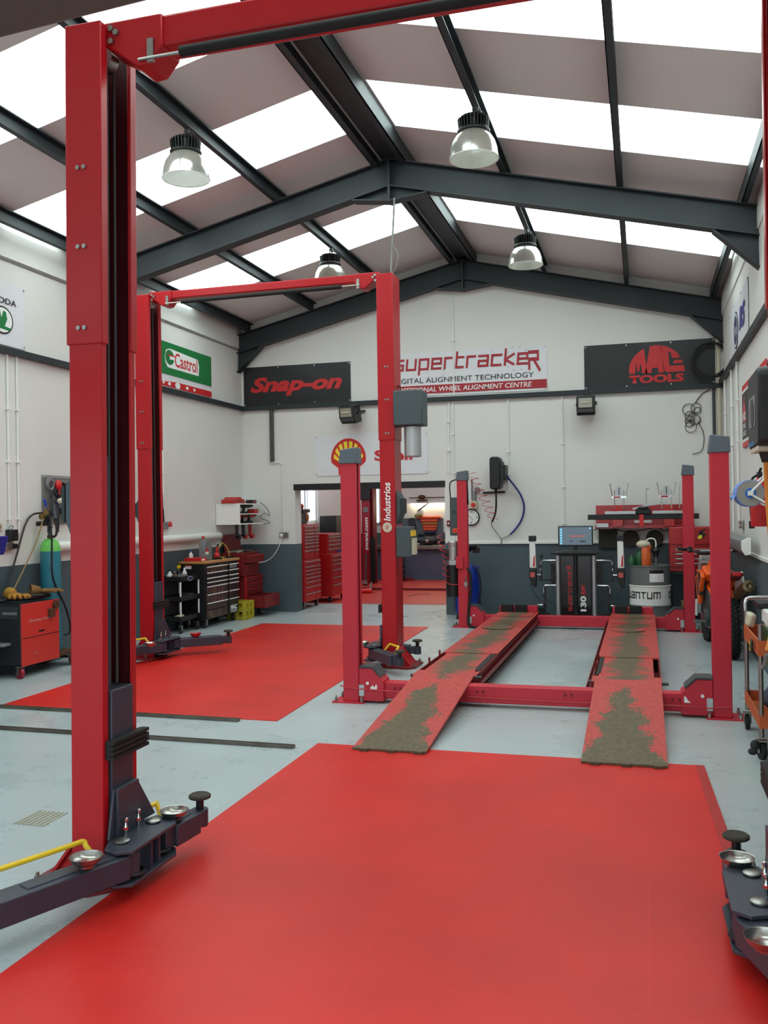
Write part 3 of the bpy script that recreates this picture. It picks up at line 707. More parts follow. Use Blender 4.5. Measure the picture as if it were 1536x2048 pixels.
# ---------------------------------------------------------------- four post lift
f4 = T('four_post_lift', 'red four post car lift with two worn ramps and grey capped posts', 'vehicle lift', (-.92, 9.9, 0))
fx, fy = .92, -9.9
XP = {-1: (-2.475, -2.338), 1: (.497, .634)}
RW = {-1: (-1.95, -1.395), 1: (-.43, .13)}
for s in (-1, 1):
    for j, y in enumerate((7.36, 12.40)):
        x0, x1 = XP[s]; X0, X1, Y0, Y1 = x0 + fx, x1 + fx, y + fy, y + .14 + fy
        g = G()
        # channel with its slot facing the runways
        if s < 0: poly = [(X0, Y0), (X1, Y0), (X1, Y0 + .045), (X1 - .012, Y0 + .045), (X1 - .012, Y0 + .012), (X0 + .012, Y0 + .012), (X0 + .012, Y1 - .012), (X1 - .012, Y1 - .012), (X1 - .012, Y1 - .045), (X1, Y1 - .045), (X1, Y1), (X0, Y1)]
        else: poly = [(X1, Y0), (X0, Y0), (X0, Y0 + .045), (X0 + .012, Y0 + .045), (X0 + .012, Y0 + .012), (X1 - .012, Y0 + .012), (X1 - .012, Y1 - .012), (X0 + .012, Y1 - .012), (X0 + .012, Y1 - .045), (X0, Y1 - .045), (X0, Y1), (X1, Y1)]
        p = g.prism(poly, 'z', .012, 2.06).obj('post', RED4, f4, bev=0.006)
        g = G().prism([(X0 - .012, 2.03), (X1 + .012, 2.03), (X1 + .006, 2.15 + (.02 if s < 0 else -.0)), (X0 + .004, 2.15 + (0 if s < 0 else .02)), ], 'y', Y0 - .012, Y1 + .012)
        g.obj('cap', GREYCAP, p, bev=0.008)
        G().box(X0 - .09 if s < 0 else X0 - .05, X1 + .05 if s < 0 else X1 + .09, Y0 - .04, Y1 + .05, 0, .012).obj('base_plate', RED4, p)
        for (bx, by) in ((X0 - .06 if s < 0 else X1 + .055, Y0 - .015), (X1 + .03 if s < 0 else X0 - .03, Y0 - .015), (X0 - .06 if s < 0 else X1 + .055, Y1 + .02)):
            G().cyl((bx, by, .012), (bx, by, .04), .014, n=6).cyl((bx, by, .04), (bx, by, .06), .008, n=8).obj('anchor_bolt', STEEL, p)
# crossbeams with end boxes
for j, y in enumerate((7.40, 12.43)):
    Y0, Y1 = y + fy, y + .13 + fy
    cb = G().box(-2.13 + fx, .27 + fx, Y0, Y1, .035, .175).obj('crossbeam', RED4, f4, bev=0.006)
    for s, xi, xo in ((-1, -2.335, -2.12), (1, .494, .265)):
        a, b = xi + fx, xo + fx; q = 1 if s < 0 else -1
        poly = [(a, .02), (b, .02), (b, .19), (a + q * .115, .295), (a, .295)]
        G().prism(poly, 'y', Y0 - .035, Y1 + .02).obj('end_box', RED4, cb, bev=0.004)
        G().prism([(a, .297), (a + q * .117, .297), (b - q * .03, .222), (b - q * .022, .232), (a + q * .122, .312), (a, .312)], 'y', Y0 - .04, Y1 + .025).obj('box_lid', DGREY, cb)
        G().cyl((a + q * .075, Y0 - .035, .17), (a + q * .075, Y0 - .042, .17), .013, n=16).obj('inspection_plug', WHITEPL, cb)
        G().box(a + q * .0, a + q * .045, Y0 - .041, Y0 - .035, .06, .155).obj('keeper_plate', ALU, cb)
    if j == 0:
        G().tube([(-2.50 + fx, Y0 - .045, .145), (-2.43 + fx, Y0 - .042, .125), (-2.3 + fx, Y0 - .045, .12), (-2.0 + fx, Y0 - .045, .11), (-1.4 + fx, Y0 - .012, .085), (-.5 + fx, Y0 - .012, .075), (.3 + fx, Y0 - .045, .09), (.45 + fx, Y0 - .045, .08), (.62 + fx, Y0 - .045, .095)], .0055, 6).obj('airline', REDCABLE, cb)
        for bx in (-2.03, -1.33, -.62, .2):
            G().cyl((bx + fx, Y0 - .008, .13), (bx + fx, Y0, .13), .012, n=6).cyl((bx + .05 + fx, Y0 - .008, .13), (bx + .05 + fx, Y0, .13), .012, n=6).obj('beam_bolts', REDDARK, cb)
        tx = -2.155 + fx
        decal('torn_sticker', [(0, 0), (.055, 0), (.06, .03), (.05, .05), (.035, .02), (.02, .04), (.0, .02)], basis((tx - .08, Y0 - .0355, .115), (1, 0, 0), (0, 0, 1)), PR_WHITE, cb)
        decal('torn_sticker', [(0, 0), (.05, 0), (.03, .015), (.012, .045), (0, .05)], basis((.285 + fx, Y0 - .0355, .115), (1, 0, 0), (0, 0, 1)), PR_WHITE, cb)
# runways and ramps
WORNST = mat('worn_brown_steel', (88, 76, 58), .7, .2, .2)
for s in (-1, 1):
    x0, x1 = RW[s]; cx = (x0 + x1) / 2; TRW = worn_tread('worn_runway_%s' % ('l' if s < 0 else 'r'), cx, 7.6, 12.7, .30, False, .45)
    TRR = worn_tread('worn_ramp_%s' % ('l' if s < 0 else 'r'), cx, 5.8, 7.6, .29, True, .78)
    g = G().box(x0 + fx, x1 + fx, 7.66 + fy, 7.92 + fy, .185, .2)
    g.box(x0 + fx, x1 + fx, 8.95 + fy, 12.70 + fy, .185, .2)
    g.box(x0 + .045 + fx, x1 - .06 + fx, 7.92 + fy, 8.95 + fy, .175, .192)        # front turnplate recess filler
    for q in range(5): g.box(x0 + .03 + fx, x1 - .02 + fx, 11.0 + .14 * q + fy, 11.09 + .14 * q + fy, .2, .206)
    rw = g.obj('runway', TRW, f4)
    # side members
    g = G()
    for xe, q in ((x0, 1), (x1, -1)):
        g.box(xe + fx, xe + q * .012 + fx, 7.66 + fy, 12.70 + fy, .06, .198)
        g.box(xe + fx, xe + q * .06 + fx, 7.66 + fy, 12.70 + fy, .055, .066)
    g.box(x0 + fx, x1 + fx, 7.655 + fy, 7.667 + fy, .07, .198).box(x0 + fx, x1 + fx, 12.69 + fy, 12.70 + fy, .06, .198)
    xe = x1 if s < 0 else x0; q = 1 if s < 0 else -1
    g.box(xe + fx, xe + q * .045 + fx, 7.75 + fy, 12.3 + fy, .10, .112).box(xe + q * .037 + fx, xe + q * .045 + fx, 7.75 + fy, 12.3 + fy, .10, .15)
    g.obj('side_rail', REDDARK, rw)
    G().prism([(x0 + .02 + fx, 7.93 + fy), (x0 + .06 + fx, 8.12 + fy), (x0 + .06 + fx, 8.93 + fy), (x0 + .02 + fx, 8.93 + fy)] if s > 0 else [(x1 - .02 + fx, 7.93 + fy), (x1 - .075 + fx, 8.12 + fy), (x1 - .075 + fx, 8.93 + fy), (x1 - .02 + fx, 8.93 + fy)], 'z', .188, .1965).obj('slot_plate', BLACK, rw)
    G().cyl((x0 + .25 + fx, 10.9 + fy, .2), (x0 + .25 + fx, 10.9 + fy, .212), .19, n=32).obj('turntable_plate', TRW, rw)
    G().box(x0 + .03 + fx, x1 - .03 + fx, 12.05 + fy, 12.5 + fy, .2, .212).obj('cover_plate', TRW, rw)
    # wheel stops at the far end
    g = G().box(x0 + .02 + fx, x1 - .02 + fx, 12.60 + fy, 12.70 + fy, .2, .29)
    g.obj('wheel_stop', RED4, rw, bev=.006)
    for bx in (.05, .24): G().box(x0 + bx + fx, x0 + bx + .16 + fx, 12.52 + fy, 12.62 + fy, .2, .31).obj('rubber_block', BLACKM, rw, bev=.008)
    # approach ramp
    xr0, xr1 = (x0 + .03, x1 - .01) if s < 0 else (x0 + .03, x1 - .005)
    A0, A1 = 5.88 + fy, 7.70 + fy
    g = G().add([(xr0 + fx, A0, .008), (xr1 + fx, A0, .008), (xr1 + fx, A1, .2), (xr0 + fx, A1, .2), (xr0 + fx, A0, .022), (xr1 + fx, A0, .022), (xr1 + fx, A1, .214), (xr0 + fx, A1, .214)],
                [(0, 3, 2, 1), (4, 5, 6, 7), (0, 1, 5, 4), (1, 2, 6, 5), (2, 3, 7, 6), (3, 0, 4, 7)])
    ra = g.obj('approach_ramp', TRR, f4)
    for q in (.06, .25, .44): G().bar((xr0 + q + fx, A0 - .012, .012), (xr0 + q + .055 + fx, A0 - .012, .012), .03, .024).obj('ramp_foot', WORNST, ra)
    G().cyl((x0 - .02 + fx, 7.70 + fy, .19), (x1 + .05 + fx, 7.70 + fy, .19), .013, n=10).obj('hinge_pin', DGREY, ra)
    for yy in (8.3, 8.75): G().cyl((x0 + .01 + fx, yy + fy, .2), (x0 + .01 + fx, yy + fy, .25), .010, n=8).obj('lock_pin', REDDARK, rw)
# power pack, control box, hoses on the far left post
px, py = -2.55 + fx, 12.44 + fy
cbx = G().box(px - .03, px + .09, py - .02, py + .13, 1.27, 1.80).obj('control_box', SLATEBOX, f4, bev=.008)
G().box(px + .01, px + .07, py - .028, py - .02, 1.31, 1.37).obj('isolator_plate', ORANGE, cbx)
G().cyl((px + .04, py - .045, 1.34), (px + .04, py - .028, 1.34), .014, n=12).obj('isolator_knob', PR_RED, cbx)
G().cyl((px + .03, py - .03, 1.60), (px + .03, py - .02, 1.60), .012, n=10).obj('push_button', BLACK, cbx); G().cyl((px - .035, py + .02, 1.56), (px - .03, py + .02, 1.56), .012, n=10).obj('push_button', BLACK, cbx)
mo = G().cyl((px + .0, py + .02, .93), (px + .0, py + .02, 1.13), .068, n=24).lathe([(.07, 0), (.075, .02), (.075, .06), (.06, .075)], (px, py + .02, 1.12), 24).obj('pump_motor', ALU, f4)
G().box(px - .11, px - .05, py - .03, py + .06, .93, 1.08).obj('terminal_box', BLACK, mo, bev=.006)
G().box(px - .05, px + .05, py - .04, py + .07, .86, .93).obj('valve_block', ALU, mo, bev=.004)
G().cyl((px - .01, py + .02, .42), (px - .01, py + .02, .86), .088, n=24).obj('oil_reservoir', BLACK, mo, bev=.006)
G().tube([(px + .09, py - .0, .84), (px + .22, py - .03, .80), (px + .26, py - .04, .6), (px + .22, py - .06, .2), (px + .24, py - .10, .03), (px + .40, py - .16, .02), (px + .55, py - .30, .03)], .018, 10).obj('hydraulic_hose', BLACKM, mo)
g = G()
pts = []
for i in range(70):
    a = i * 2 * PI / 9; tt = i / 69
    pts.append((px - .16 + .10 * tt - .02 * math.sin(tt * 9) + .04 * math.cos(a), py - .06 + .04 * math.sin(a), 1.30 - .66 * tt))
pts += [(px - .03, py - .1, .60), (px + .03, py - .1, .595), (px + .12, py - .055, .60)]
G().tube(pts, .0055, 6, smooth=False).obj('coiled_airline', REDCABLE, mo)
G().box(px + .16, px + .21, py - .05, py - .01, .57, .63).cyl((px + .185, py - .03, .63), (px + .185, py - .03, .70), .016, n=10).cyl((px + .185, py - .03, .52), (px + .185, py - .03, .57), .014, n=10).obj('air_valve', STEEL, mo)
lb2 = G().box(px + .06, px + .16, py - .09, py - .045, .82, .98).obj('latch_box', RED4, f4, bev=.004)
pts = [(px + .13, py + .0, 2.06), (px + .20, py - .0, 2.05), (px + .215, py + .0, 1.95), (px + .215, py + .05, 1.70)]
G().tube(pts, .012, 8).obj('supply_cable', BLACK, f4)
G().tube([(px + .06, py + .03, 2.05), (px - .03, py + .03, 2.0), (px - .03, py + .04, 1.8)], .009, 8).obj('supply_cable', BLACK, f4)
# ---------------------------------------------------------------- high bay lights
def high_bay(loc, label):
    x, y, z = loc      # z = underside of the purlin
    t = T('high_bay_light', label, 'ceiling light', (x, y, z), 0, 'high bay lights under the roof')
    h = G().torus((0, 0, -.05), .022, .005, (1, 0, 0), 16, 6).cyl((0, 0, 0), (0, 0, -.03), .012, n=8).box(-.012, .012, -.012, .012, -.10, -.06)
    h.tube([(.03, 0, -.06), (.07, 0, -.03), (.10, 0, -.09), (.06, 0, -.15)], .004, 6)
    h.cyl((.02, .015, 0), (.03, .015, -.04), .02, n=10)
    h.obj('hook', DGREY, t)
    g = G().cyl((0, 0, -.20), (0, 0, -.085), .085, n=32)
    for i in range(28):
        a = 2 * PI * i / 28; c, s = math.cos(a), math.sin(a)
        g.bar((c * .08, s * .08, -.145), (c * .135, s * .135, -.150), .008, .09)
    g.lathe([(.10, -.10), (.11, -.085), (.06, -.075), (.001, -.075)], (0, 0, 0), 28)
    g.obj('heat_sink', BLACK, t)
    G().lathe([(.12, -.225), (.140, -.22), (.143, -.205), (.135, -.195), (.08, -.195)], (0, 0, 0), 36).obj('collar', BLACK, t)
    prof = [(.118, -.222), (.150, -.25), (.182, -.30), (.201, -.36), (.209, -.42), (.212, -.445)]
    g = G(); n = 64
    vs = []
    for r, zz in prof + [(r - .004, zz) for r, zz in reversed(prof)]:
        vs += [((r + (.0012 if i % 2 else -.0012)) * math.cos(2 * PI * i / n), 0, 0) for i in range(0)] or [(((r + (.0012 if i % 2 else -.0012)) * math.cos(2 * PI * i / n)), ((r + (.0012 if i % 2 else -.0012)) * math.sin(2 * PI * i / n)), zz) for i in range(n)]
    m = len(prof) * 2
    g.add(vs, [(j * n + i, j * n + (i + 1) % n, (j + 1) * n + (i + 1) % n, (j + 1) * n + i) for j in range(m - 1) for i in range(n)])
    sh = g.obj('shade', SHADE, t)
    G().torus((0, 0, -.447), .2115, .004, n=48, m=6).obj('shade_rim', WHITEPL, sh)
    G().lathe([(.001, -.224), (.10, -.224), (.10, -.230), (.001, -.232)], (0, 0, 0), 28).obj('led_plate', CREAM, t)
    return t
high_bay((-3.93, 7.45, 5.10), 'high bay light nearest on the left roof slope, in front of the overhead frame')
high_bay((-1.36, 7.80, 5.10), 'high bay light on the right slope, hanging before the near portal frame')
high_bay((-3.93, 11.40, 5.10), 'high bay light seen above the red beam of the farther two post lift')
high_bay((-1.36, 11.40, 5.10), 'high bay light on the right slope, the smaller one towards the back wall')

# ---------------------------------------------------------------- banners
YW = YB - 0.004
def banner(name, label, w, h, M, m, sag=.006, n=10):
    """a printed sheet with slight folds, eyelets along the edges"""
    g = G(); vs = []; nx, ny = 24, 8
    for j in range(ny + 1):
        for i in range(nx + 1):
            u, v = i / nx, j / ny
            vs.append(M @ Vector((u * w, v * h, .004 + sag * .5 * (1 + math.sin(u * 9 + v * 5) * math.sin(v * 7 + u * 3)) * min(1, 6 * u, 6 * (1 - u)))))
    g.add(vs, [(j * (nx + 1) + i, j * (nx + 1) + i + 1, (j + 1) * (nx + 1) + i + 1, (j + 1) * (nx + 1) + i) for j in range(ny) for i in range(nx)])
    o = g.obj(name, m); tag(o, label, 'banner')
    for u in (.012, .33, .67, .988):
        for v in (.04, .96):
            c = M @ Vector((u * w, v * h, .004)); d = (M.to_3x3() @ Vector((0, 0, 1)))
            G().cyl(c, c + d * .008, .011, n=10).obj('eyelet', ALU, o)
    return o
DP = .013
# black banner with the red italic tool name
MB = basis((-6.33, YW, 3.385), (1, 0, 0), (0, .0, 1))
b1 = banner('banner', 'black vinyl banner reading Snap-on in red on the left of the back wall', 1.86, .645, MB, VINYLK)
text('lettering', 'Snap-on', 1.60, .32, MB @ Matrix.Translation((.12, .15, 0)), PR_RED, b1, bold=.045, shear=.32, depth=DP)
# white alignment banner
MB = basis((-3.86, YW, 3.415), (1, 0, 0), (0, 0, 1))
b2 = banner('banner', 'white banner about digital wheel alignment over the middle of the back wall', 2.50, .68, MB, VINYLW)
strokes('lettering', 'supertracke', 2.13, .34, MB @ Matrix.Translation((.10, .325, 0)), PR_MAROON, b2, pen=.95, slant=.10, depth=DP)
strokes('lettering', 'R', .19, .33, MB @ Matrix.Translation((2.22, .28, 0)), PR_MAROON, b2, pen=.95, slant=.0, depth=DP)
text('lettering', 'DIGITAL ALIGNMENT TECHNOLOGY', 2.2, .078, MB @ Matrix.Translation((.10, .205, 0)), PR_BLACK, b2, depth=DP)
decal('red_stripe', rect(.0, .035, 2.495, .165), MB, PR_MAROON, b2, depth=DP)
text('lettering', 'PROFESSIONAL WHEEL ALIGNMENT CENTRE', 2.22, .075, MB @ Matrix.Translation((.05, .062, 0)), PR_WHITE, b2, bold=.012, shear=.15, depth=DP + .002)
for cx, cy, r in ((2.05, .50, .17), (.78, .38, .13)):
    for q in range(0, 20): decal('printed_gear', [(cx + r * math.cos(q * .314 + e) * f, cy + r * math.sin(q * .314 + e) * f) for e, f in ((0, 1), (.14, 1), (.14, 1.12), (0, 1.12))], MB, PR_GREY, b2, depth=DP - .001) if q % 2 == 0 else None
# black banner with the domed red mark
MB = basis((-.81, YW, 3.385), (1, 0, 0), (0, 0, 1))
b3 = banner('banner', 'black vinyl banner with red MAC TOOLS mark at the right end of the back wall', 1.84, .655, MB, VINYLK)
mx_, my_, RW_, RH_ = 1.03, .20, .385, .40
dome = lambda x: RH_ * math.sqrt(max(0, 1 - (x / (RW_ * 1.04)) ** 2))
def domed(pts): return [(mx_ + x, my_ + min(y, dome(x))) for x, y in pts]
def arcx(x0, x1, n=8): return [(x0 + (x1 - x0) * i / n, 9) for i in range(n + 1)]
decal('mark', domed([(-.385, 0)] + arcx(-.384, -.17, 8) + [(-.13, 0), (-.20, 0), (-.215, .16), (-.245, .03), (-.265, .03), (-.285, .17), (-.30, 0)]), MB, PR_RED, b3, depth=DP)
decal('mark', domed([(-.16, 0)] + arcx(-.09, -.01, 5) + arcx(.0, .07, 3) + [(.10, 0), (.03, 0), (.02, .07), (-.06, .07), (-.075, 0)]), MB, PR_RED, b3, depth=DP)
decal('mark', domed([(.11, .03)] + arcx(.06, .30, 8) + [(.33, .20), (.22, .20), (.20, .28), (.17, .30), (.18, .09), (.385, .09), (.392, 0), (.14, 0)]), MB, PR_RED, b3, depth=DP)
decal('mark', domed([(.23, .12), (.25, .17), (.355, .17), (.37, .12)]), MB, PR_RED, b3, depth=DP)
text('lettering', 'TOOLS', .77, .12, MB @ Matrix.Translation((mx_ - .39, .055, 0)), PR_RED, b3, bold=.05, depth=DP)
# white banner with the red and yellow shell
MB = basis((-5.09, YW, 2.205), (1, 0, 0), (0, 0, 1))
b4 = banner('banner', 'white banner with a yellow and red shell emblem above the wide opening', 1.87, .655, MB, VINYLW)
cx, cy = .565, .26
out = [(cx - .17, .01)] + [(cx - .17, .12), (cx - .285, .21)] + [(cx + .295 * math.cos(a), cy + .335 * math.sin(a)) for a in [PI - .03 - (PI - .06) * i / 20 for i in range(21)]] + [(cx + .285, .21), (cx + .17, .12), (cx + .17, .01)]
decal('emblem', out, MB, PR_RED, b4, depth=DP)
for i in range(8):
    a0 = PI * (i + .17) / 8; a1 = PI * (i + .83) / 8
    pl = [(cx + .055 * math.cos(a0), .07 + .16 * math.sin(a0) * .5), (cx + .245 * math.cos(a0), cy - .0 + .285 * math.sin(a0)), (cx + .252 * math.cos((a0 + a1) / 2), cy + .292 * math.sin((a0 + a1) / 2)), (cx + .245 * math.cos(a1), cy + .285 * math.sin(a1)), (cx + .055 * math.cos(a1), .07 + .16 * math.sin(a1) * .5)]
    pl = [(x, max(y, .16)) for x, y in pl]
    decal('emblem_ray', pl, MB, PR_YELLOW, b4, depth=DP + .002)
text('lettering', 'Shell', .62, .17, MB @ Matrix.Translation((1.0, .22, 0)), PR_RED, b4, bold=.03, depth=DP)
# banners on the left wall
XW = XL + .004
MB = basis((XW, 11.12, 3.40), (0, 1, 0), (0, 0, 1))
b5 = banner('banner', 'green, white and red Castrol banner on the left wall', 1.64, .63, MB, VINYLW)
decal('green_field', [(0.12, .18), (1.64, .18), (1.64, .63), (.02, .63), (.12, .45)], MB, PR_GREEN, b5, depth=DP)
decal('white_swoosh', [(.30, .28), (1.22, .28), (1.24, .42), (1.20, .52), (.36, .55), (.26, .52), (.22, .42), (.24, .34)], MB, PR_WHITE, b5, depth=DP + .001)
decal('green_disc', ell(.36, .425, .125, .105), MB, PR_GREEN, b5, depth=DP + .002)
decal('white_cut', rect(.36, .40, .50, .445), MB, PR_WHITE, b5, depth=DP + .003)
decal('red_tail', rect(.30, .445, .50, .465), MB, PR_RED, b5, depth=DP + .003)
text('lettering', 'Castrol', .68, .20, MB @ Matrix.Translation((.50, .315, 0)), PR_RED, b5, bold=.012, depth=DP + .003)
decal('red_band', [(.0, .01), (1.64, .01), (1.64, .10), (.55, .10), (.0, .06)], MB, PR_RED, b5, depth=DP)
for q, (cx, r) in enumerate(((.18, .03), (.34, .04), (.58, .075), (.86, .04), (1.08, .035))): decal('white_spot', ell(cx, .055, r, r * .62, 16), MB, PR_WHITE, b5, depth=DP + .001)
MB = basis((XW, 6.35, 3.41), (0, 1, 0), (0, 0, 1))
b6 = banner('banner', 'white banner on the left wall with green winged badge under the word SKODA', 2.03, .66, MB, VINYLW)
text('lettering', 'SKODA', .42, .062, MB @ Matrix.Translation((1.46, .43, 0)), PR_BLACK, b6, bold=.012, depth=DP)
rc = (1.66, .255)
decal('badge_ring', ell(rc[0], rc[1], .165, .145), MB, PR_BLACK, b6, depth=DP)
decal('badge_field', ell(rc[0], rc[1], .148, .128), MB, PR_WHITE, b6, depth=DP + .001)
decal('green_wing', [(rc[0] - .08, rc[1] - .09), (rc[0] + .11, rc[1] - .10), (rc[0] + .12, rc[1] - .07), (rc[0] + .03, rc[1] - .06), (rc[0] + .07, rc[1] + .02), (rc[0] + .05, rc[1] + .09), (rc[0] + .01, rc[1] + .10), (rc[0] - .02, rc[1] + .02), (rc[0] - .04, rc[1] + .09), (rc[0] - .07, rc[1] + .07), (rc[0] - .06, rc[1] - .01), (rc[0] - .10, rc[1] + .03), (rc[0] - .10, rc[1] - .04)], MB, PR_GREEN, b6, depth=DP + .002)
# right wall
MB = basis((XR - .004, 12.7, 3.50), (0, -1, 0), (0, 0, 1))
b7 = banner('banner', 'white banner on the right wall with a dark blue oval badge and RS letters', 2.2, .60, MB, VINYLW)
decal('badge_ring', ell(.90, .25, .25, .225), MB, PR_NAVY, b7, depth=DP)
decal('badge_line', ell(.90, .25, .225, .20), MB, PR_WHITE, b7, depth=DP + .001)
decal('badge_field', ell(.90, .25, .20, .175), MB, PR_NAVY, b7, depth=DP + .002)
text('lettering', 'Ford', .30, .12, MB @ Matrix.Translation((.75, .19, 0)), PR_WHITE, b7, shear=.3, depth=DP + .003)
text('lettering', 'RS', .62, .26, MB @ Matrix.Translation((1.30, .16, 0)), PR_BLUE, b7, bold=.05, shear=.25, depth=DP)
# spark plug board on the right wall
MB = basis((XR - .012, 11.15, 2.28), (0, -1, 0), (0, 0, 1))
nb = G().add([MB @ Vector(p) for p in ((0, 0, 0), (2.1, 0, 0), (2.1, .70, 0), (0, .70, 0), (0, 0, .008), (2.1, 0, .008), (2.1, .70, .008), (0, .70, .008))], [(0, 3, 2, 1), (4, 5, 6, 7), (0, 1, 5, 4), (1, 2, 6, 5), (2, 3, 7, 6), (3, 0, 4, 7)]).obj('wall_sign', PR_RED)
tag(nb, 'red bordered black sign board on the right wall half hidden behind a hose reel case', 'sign')
decal('white_line', rect(0, .06, 2.1, .64), MB, PR_WHITE, nb, depth=.0095)
decal('black_field', rect(.02, .09, 2.08, .61), MB, PR_BLACK, nb, depth=.0105)
decal('red_flame', [(.08, .28), (.40, .28), (.36, .42), (.26, .50), (.24, .60), (.18, .50), (.10, .42)], MB, PR_RED, nb, depth=.0115)
text('lettering', 'NGK', .30, .09, MB @ Matrix.Translation((.09, .30, 0)), PR_WHITE, nb, bold=.03, depth=.0125)
text('lettering', 'SPARK', .30, .06, MB @ Matrix.Translation((.09, .205, 0)), PR_WHITE, nb, bold=.02, depth=.0125)
text('lettering', 'PLUGS', .30, .06, MB @ Matrix.Translation((.09, .125, 0)), PR_WHITE, nb, bold=.02, depth=.0125)

# ---------------------------------------------------------------- fittings on the walls
def flood(loc, label, rx, rz):
    t = T('floodlight', label, 'floodlight', loc, rz, 'floodlights under the back wall rail')
    g = G().prism([(-.11, .13), (.10, .13), (.13, .06), (.13, -.15), (-.06, -.15), (-.13, -.05)], 'x', -.13, .13)
    M = Euler((rx, 0, 0)).to_matrix().to_4x4()
    g.xf(M); b = g.obj('housing', BLACK, t, bev=.008)
    q = G().box(-.115, .115, -.128, -.118, -.10, .12); q.xf(Matrix.Translation((0, .0, 0))); q.xf(M); q.obj('front_frame', DGREY, t)
    q = G().box(-.095, .095, -.137, -.128, -.03, .105); q.xf(M); q.obj('glass', mat('floodlight_reflector', (168, 166, 150), .25, .3), t)
    q = G().cyl((-.06, -.142, .04), (.06, -.142, .04), .010, n=10); q.xf(M); q.obj('lamp_tube', CREAM, t)
    G().bar((-.14, .0, .0), (-.14, .25, .06), .012, .03).bar((.14, .0, .0), (.14, .25, .06), .012, .03).bar((-.146, .25, .06), (.146, .25, .06), .020, .03).obj('bracket', BLACK, t)
    G().tube([(.05, .1, -.12), (.06, .16, -.22), (.09, .19, -.20), (.10, .20, -.05)], .005, 6).obj('flex', CREAM, t)
    return t
flood((-4.41, 13.64, 3.165), 'black floodlight tilted askew under the rail, above the shell banner', .25, -.18)
flood((-.78, 13.64, 3.135), 'black floodlight facing straight out under the rail, below the MAC banner', .15, 0)

def conduit(pts, r, label, grp, m=WHITEPL, clips=(), axis=(0, 0, 0)):
    g = G().tube(pts, r, 8, smooth=False); o = g.obj('conduit_pipe', m); tag(o, label, 'conduit', grp)
    if clips:
        q = G()
        for c in clips: q.obox(c, (.05, .05, .02))
        q.obj('clip', m, o)
    return o
yw = YB - .015
cl = lambda x, zs: [(x, yw, z) for z in zs]
conduit([(-2.895, yw, 2.2), (-2.875, yw, 3.3)], .012, 'left one of the close pair of white conduits right of the opening', 'back wall conduits', WHITEPL, cl(-2.885, (2.55, 3.0)))
conduit([(-2.82, yw, 1.14), (-2.81, yw, 3.3)], .012, 'right one of the close pair of white conduits right of the opening', 'back wall conduits', WHITEPL, cl(-2.815, (2.2, 2.8)))
conduit([(-2.79, yw, 3.4), (-2.79, yw, 4.95)], .012, 'white conduit rising up the gable to the roof apex', 'back wall conduits', WHITEPL, cl(-2.79, (4.25, 4.75)))
conduit([(-1.955, yw, 3.3), (-1.965, yw, 1.98), (-2.0, yw, 1.91), (-2.06, yw, 1.89), (-2.24, yw, 1.89)], .012, 'white conduit beside the black hose reel, bending left into black tube', 'back wall conduits', WHITEPL, cl(-1.96, (2.5, 2.15)))
conduit([(-1.145, yw, 3.3), (-1.14, yw, 1.12)], .013, 'white conduit running straight down to the computer monitor', 'back wall conduits', WHITEPL, cl(-1.143, (2.6, 1.95, 1.4)))
conduit([(-2.02, yw - .004, 1.89), (-2.36, yw - .004, 1.885)], .017, 'short black pipe section behind the hose under the black reel', 'back wall conduits', BLACK)
conduit([(1.005, yw, 2.2), (1.0, yw, 3.35)], .022, 'grey pipe in the right back corner under the black cable coil', 'right corner pipes', DGREY)
conduit([(1.075, yw - .01, 2.0), (1.07, yw - .01, 4.05)], .030, 'thick white pipe in the right back corner', 'right corner pipes', CREAM)
xw = XL + .015
for y, z0, lab in ((8.07, 1.45, 'left one of two white conduits on the left wall above the welder'), (8.22, 1.45, 'right one of two white conduits on the left wall above the welder'), (11.25, 1.48, 'white conduit on the left wall under the green banner')):
    conduit([(xw, y, z0), (xw, y, 3.315)], .012, lab, 'left wall conduits', WHITEPL, [(xw, y, z) for z in (1.6, 2.2, 2.75)])
xw = XR - .02
for y, z0, lab in ((13.35, 1.2, 'white conduit on the right wall, nearest the back corner'), (12.4, 1.30, 'middle white conduit on the right wall, ending above the grey heater'), (11.7, 1.44, 'white conduit on the right wall ending at a metal socket')):
    conduit([(xw, y, z0), (xw, y, 3.36)], .016, lab, 'right wall conduits', WHITEPL, [(xw, y, z) for z in (1.8, 2.4, 2.9)])
# galvanised drop channel and socket near the left back corner
t = T('cable_channel', 'dark mottled steel channel dropping from the rail in the left back corner', 'cable channel', (-5.835, YB - .03, 3.31))
g = G().box(-.03, .03, -.02, .03, -.85, 0).obj('channel', mat('mottled_galvanised', (84, 86, 84), .6, .4, .5, 25), t)
G().tube([(0, 0, -.85), (.03, -.0, -.86), (.11, .01, -.86), (.165, .01, -.89), (.175, .01, -.95), (.18, .01, -2.0)], .011, 8).obj('conduit', WHITEPL, t)
t = T('wall_socket', 'grey double wall socket with white plug left of the opening', 'socket', (-5.65, YB, 1.26))
G().box(-.075, .075, -.035, 0, -.042, .042).obj('plate', STEEL, t, bev=.004)
G().box(-.06, -.01, -.06, -.035, -.03, .022).obj('plug', WHITEPL, t, bev=.008)
G().box(.03, .045, -.04, -.035, .01, .03).obj('switch', BLACK, t)
G().tube([(-.035, -.05, -.03), (-.06, -.06, -.15), (-.16, -.08, -.33), (-.28, -.12, -.42), (-.40, -.2, -.44), (-.55, -.28, -.40)], .006, 6).obj('cord', WHITEPL, t)
